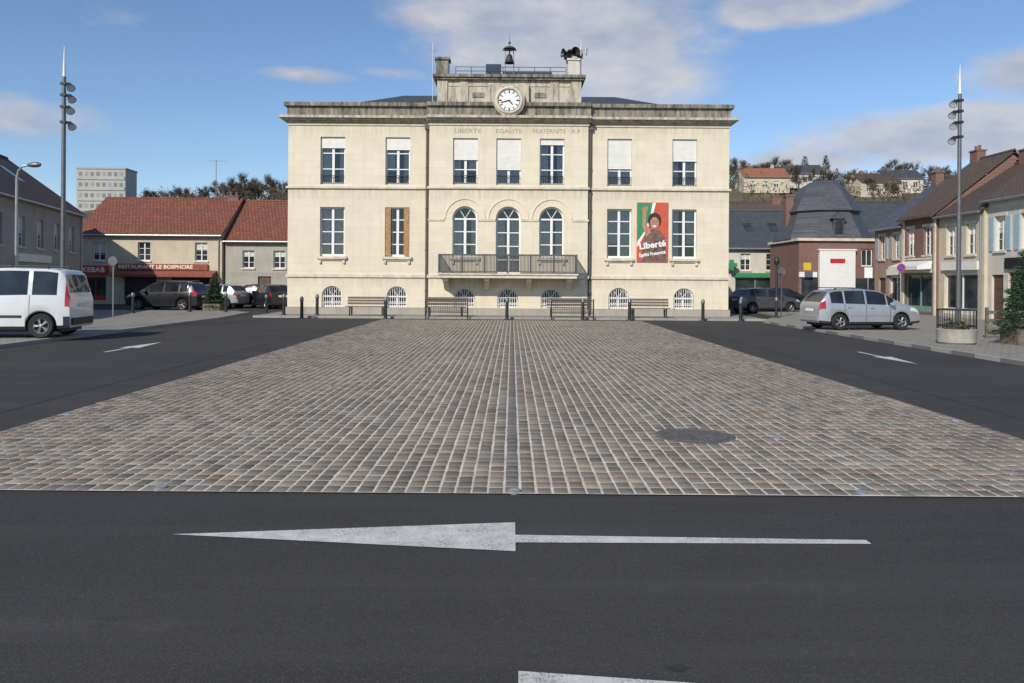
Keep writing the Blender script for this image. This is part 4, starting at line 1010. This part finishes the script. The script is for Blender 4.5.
# ================================================================== light, sky, camera
el,az=rad(34),math.atan2(-.46,-.888)
sd=Vector((math.sin(az)*math.cos(el),math.cos(az)*math.cos(el),math.sin(el)))
su=bpy.data.lights.new('sun','SUN'); su.energy=4.2; su.angle=rad(.5); su.color=(1,.935,.83); so=bpy.data.objects.new('sun',su); COL.objects.link(so); so.rotation_euler=(-sd).to_track_quat('-Z','Y').to_euler()
W=bpy.data.worlds.new('World'); S.world=W; W.use_nodes=True; nt=W.node_tree; bg=nt.nodes['Background']
sky=N(nt,'ShaderNodeTexSky'); sky.sky_type='NISHITA'; sky.sun_disc=False; sky.sun_elevation=el; sky.sun_rotation=az; sky.air_density=1.0; sky.dust_density=.1; sky.ozone_density=2.2
tc=N(nt,'ShaderNodeTexCoord').outputs['Generated']; sp=N(nt,'ShaderNodeSeparateXYZ'); nt.links.new(tc,sp.inputs[0])
def ma(op,a,b=None): return ma_(nt,op,a,b)
tot=None
for (u,v_,ru,rv,k) in ((60,240,215,80,1.35),(130,205,120,45,1.2),(-40,262,140,34,1.0),(270,275,135,28,1.15),(430,150,210,46,1.25),(300,122,140,26,1.0),(-205,205,70,12,.75),(-120,208,60,12,.7),(620,230,220,50,1),(-700,180,300,40,1)):
    n_=math.sqrt(u*u+800*800+v_*v_)
    dx=ma('DIVIDE',ma('SUBTRACT',sp.outputs[0],u/n_),ru/n_); dz=ma('DIVIDE',ma('SUBTRACT',sp.outputs[2],v_/n_),rv/n_)
    d=ma('SQRT',ma('ADD',ma('MULTIPLY',dx,dx),ma('MULTIPLY',dz,dz)))
    mm=ma('MULTIPLY',ma('MAXIMUM',ma('SUBTRACT',1,d),0),k)
    tot=mm if tot is None else ma('MAXIMUM',tot,mm)
tot=ma('MULTIPLY',tot,ma('GREATER_THAN',sp.outputs[1],0))
mp=N(nt,'ShaderNodeMapping'); mp.inputs['Scale'].default_value=(1,1,2.4); nt.links.new(tc,mp.inputs[0])
n1=noise(nt,mp.outputs[0],6.0,7,.58); n2=noise(nt,mp.outputs[0],11,5,.55)
dens=ma('ADD',ma('MULTIPLY',tot,.62),n1)
cl=ma('MULTIPLY',ramp(nt,dens,.64,.92),.88)
ccol=mixc(nt,ramp(nt,n2,.35,.65),(3.6,3.9,4.8,1),(5.6,5.5,5.7,1))
skc=mixc(nt,1.0,sky.outputs[0],(.86,.95,1.08,1),'MULTIPLY')
nt.links.new(mixc(nt,cl,skc,ccol),bg.inputs['Color']); bg.inputs['Strength'].default_value=.115
cam=bpy.data.cameras.new('camera'); cam.sensor_width=36; cam.sensor_fit='HORIZONTAL'; cam.lens=36*800/1024; cam.shift_y=-60.5/1024; cam.clip_end=4000; cam.clip_start=.1
co_=bpy.data.objects.new('camera',cam); COL.objects.link(co_); co_.location=(0,0,1.75); co_.rotation_euler=(math.pi/2,rad(-.4),0); S.camera=co_
S.view_settings.view_transform='Standard'; S.view_settings.look='None'; S.view_settings.exposure=0
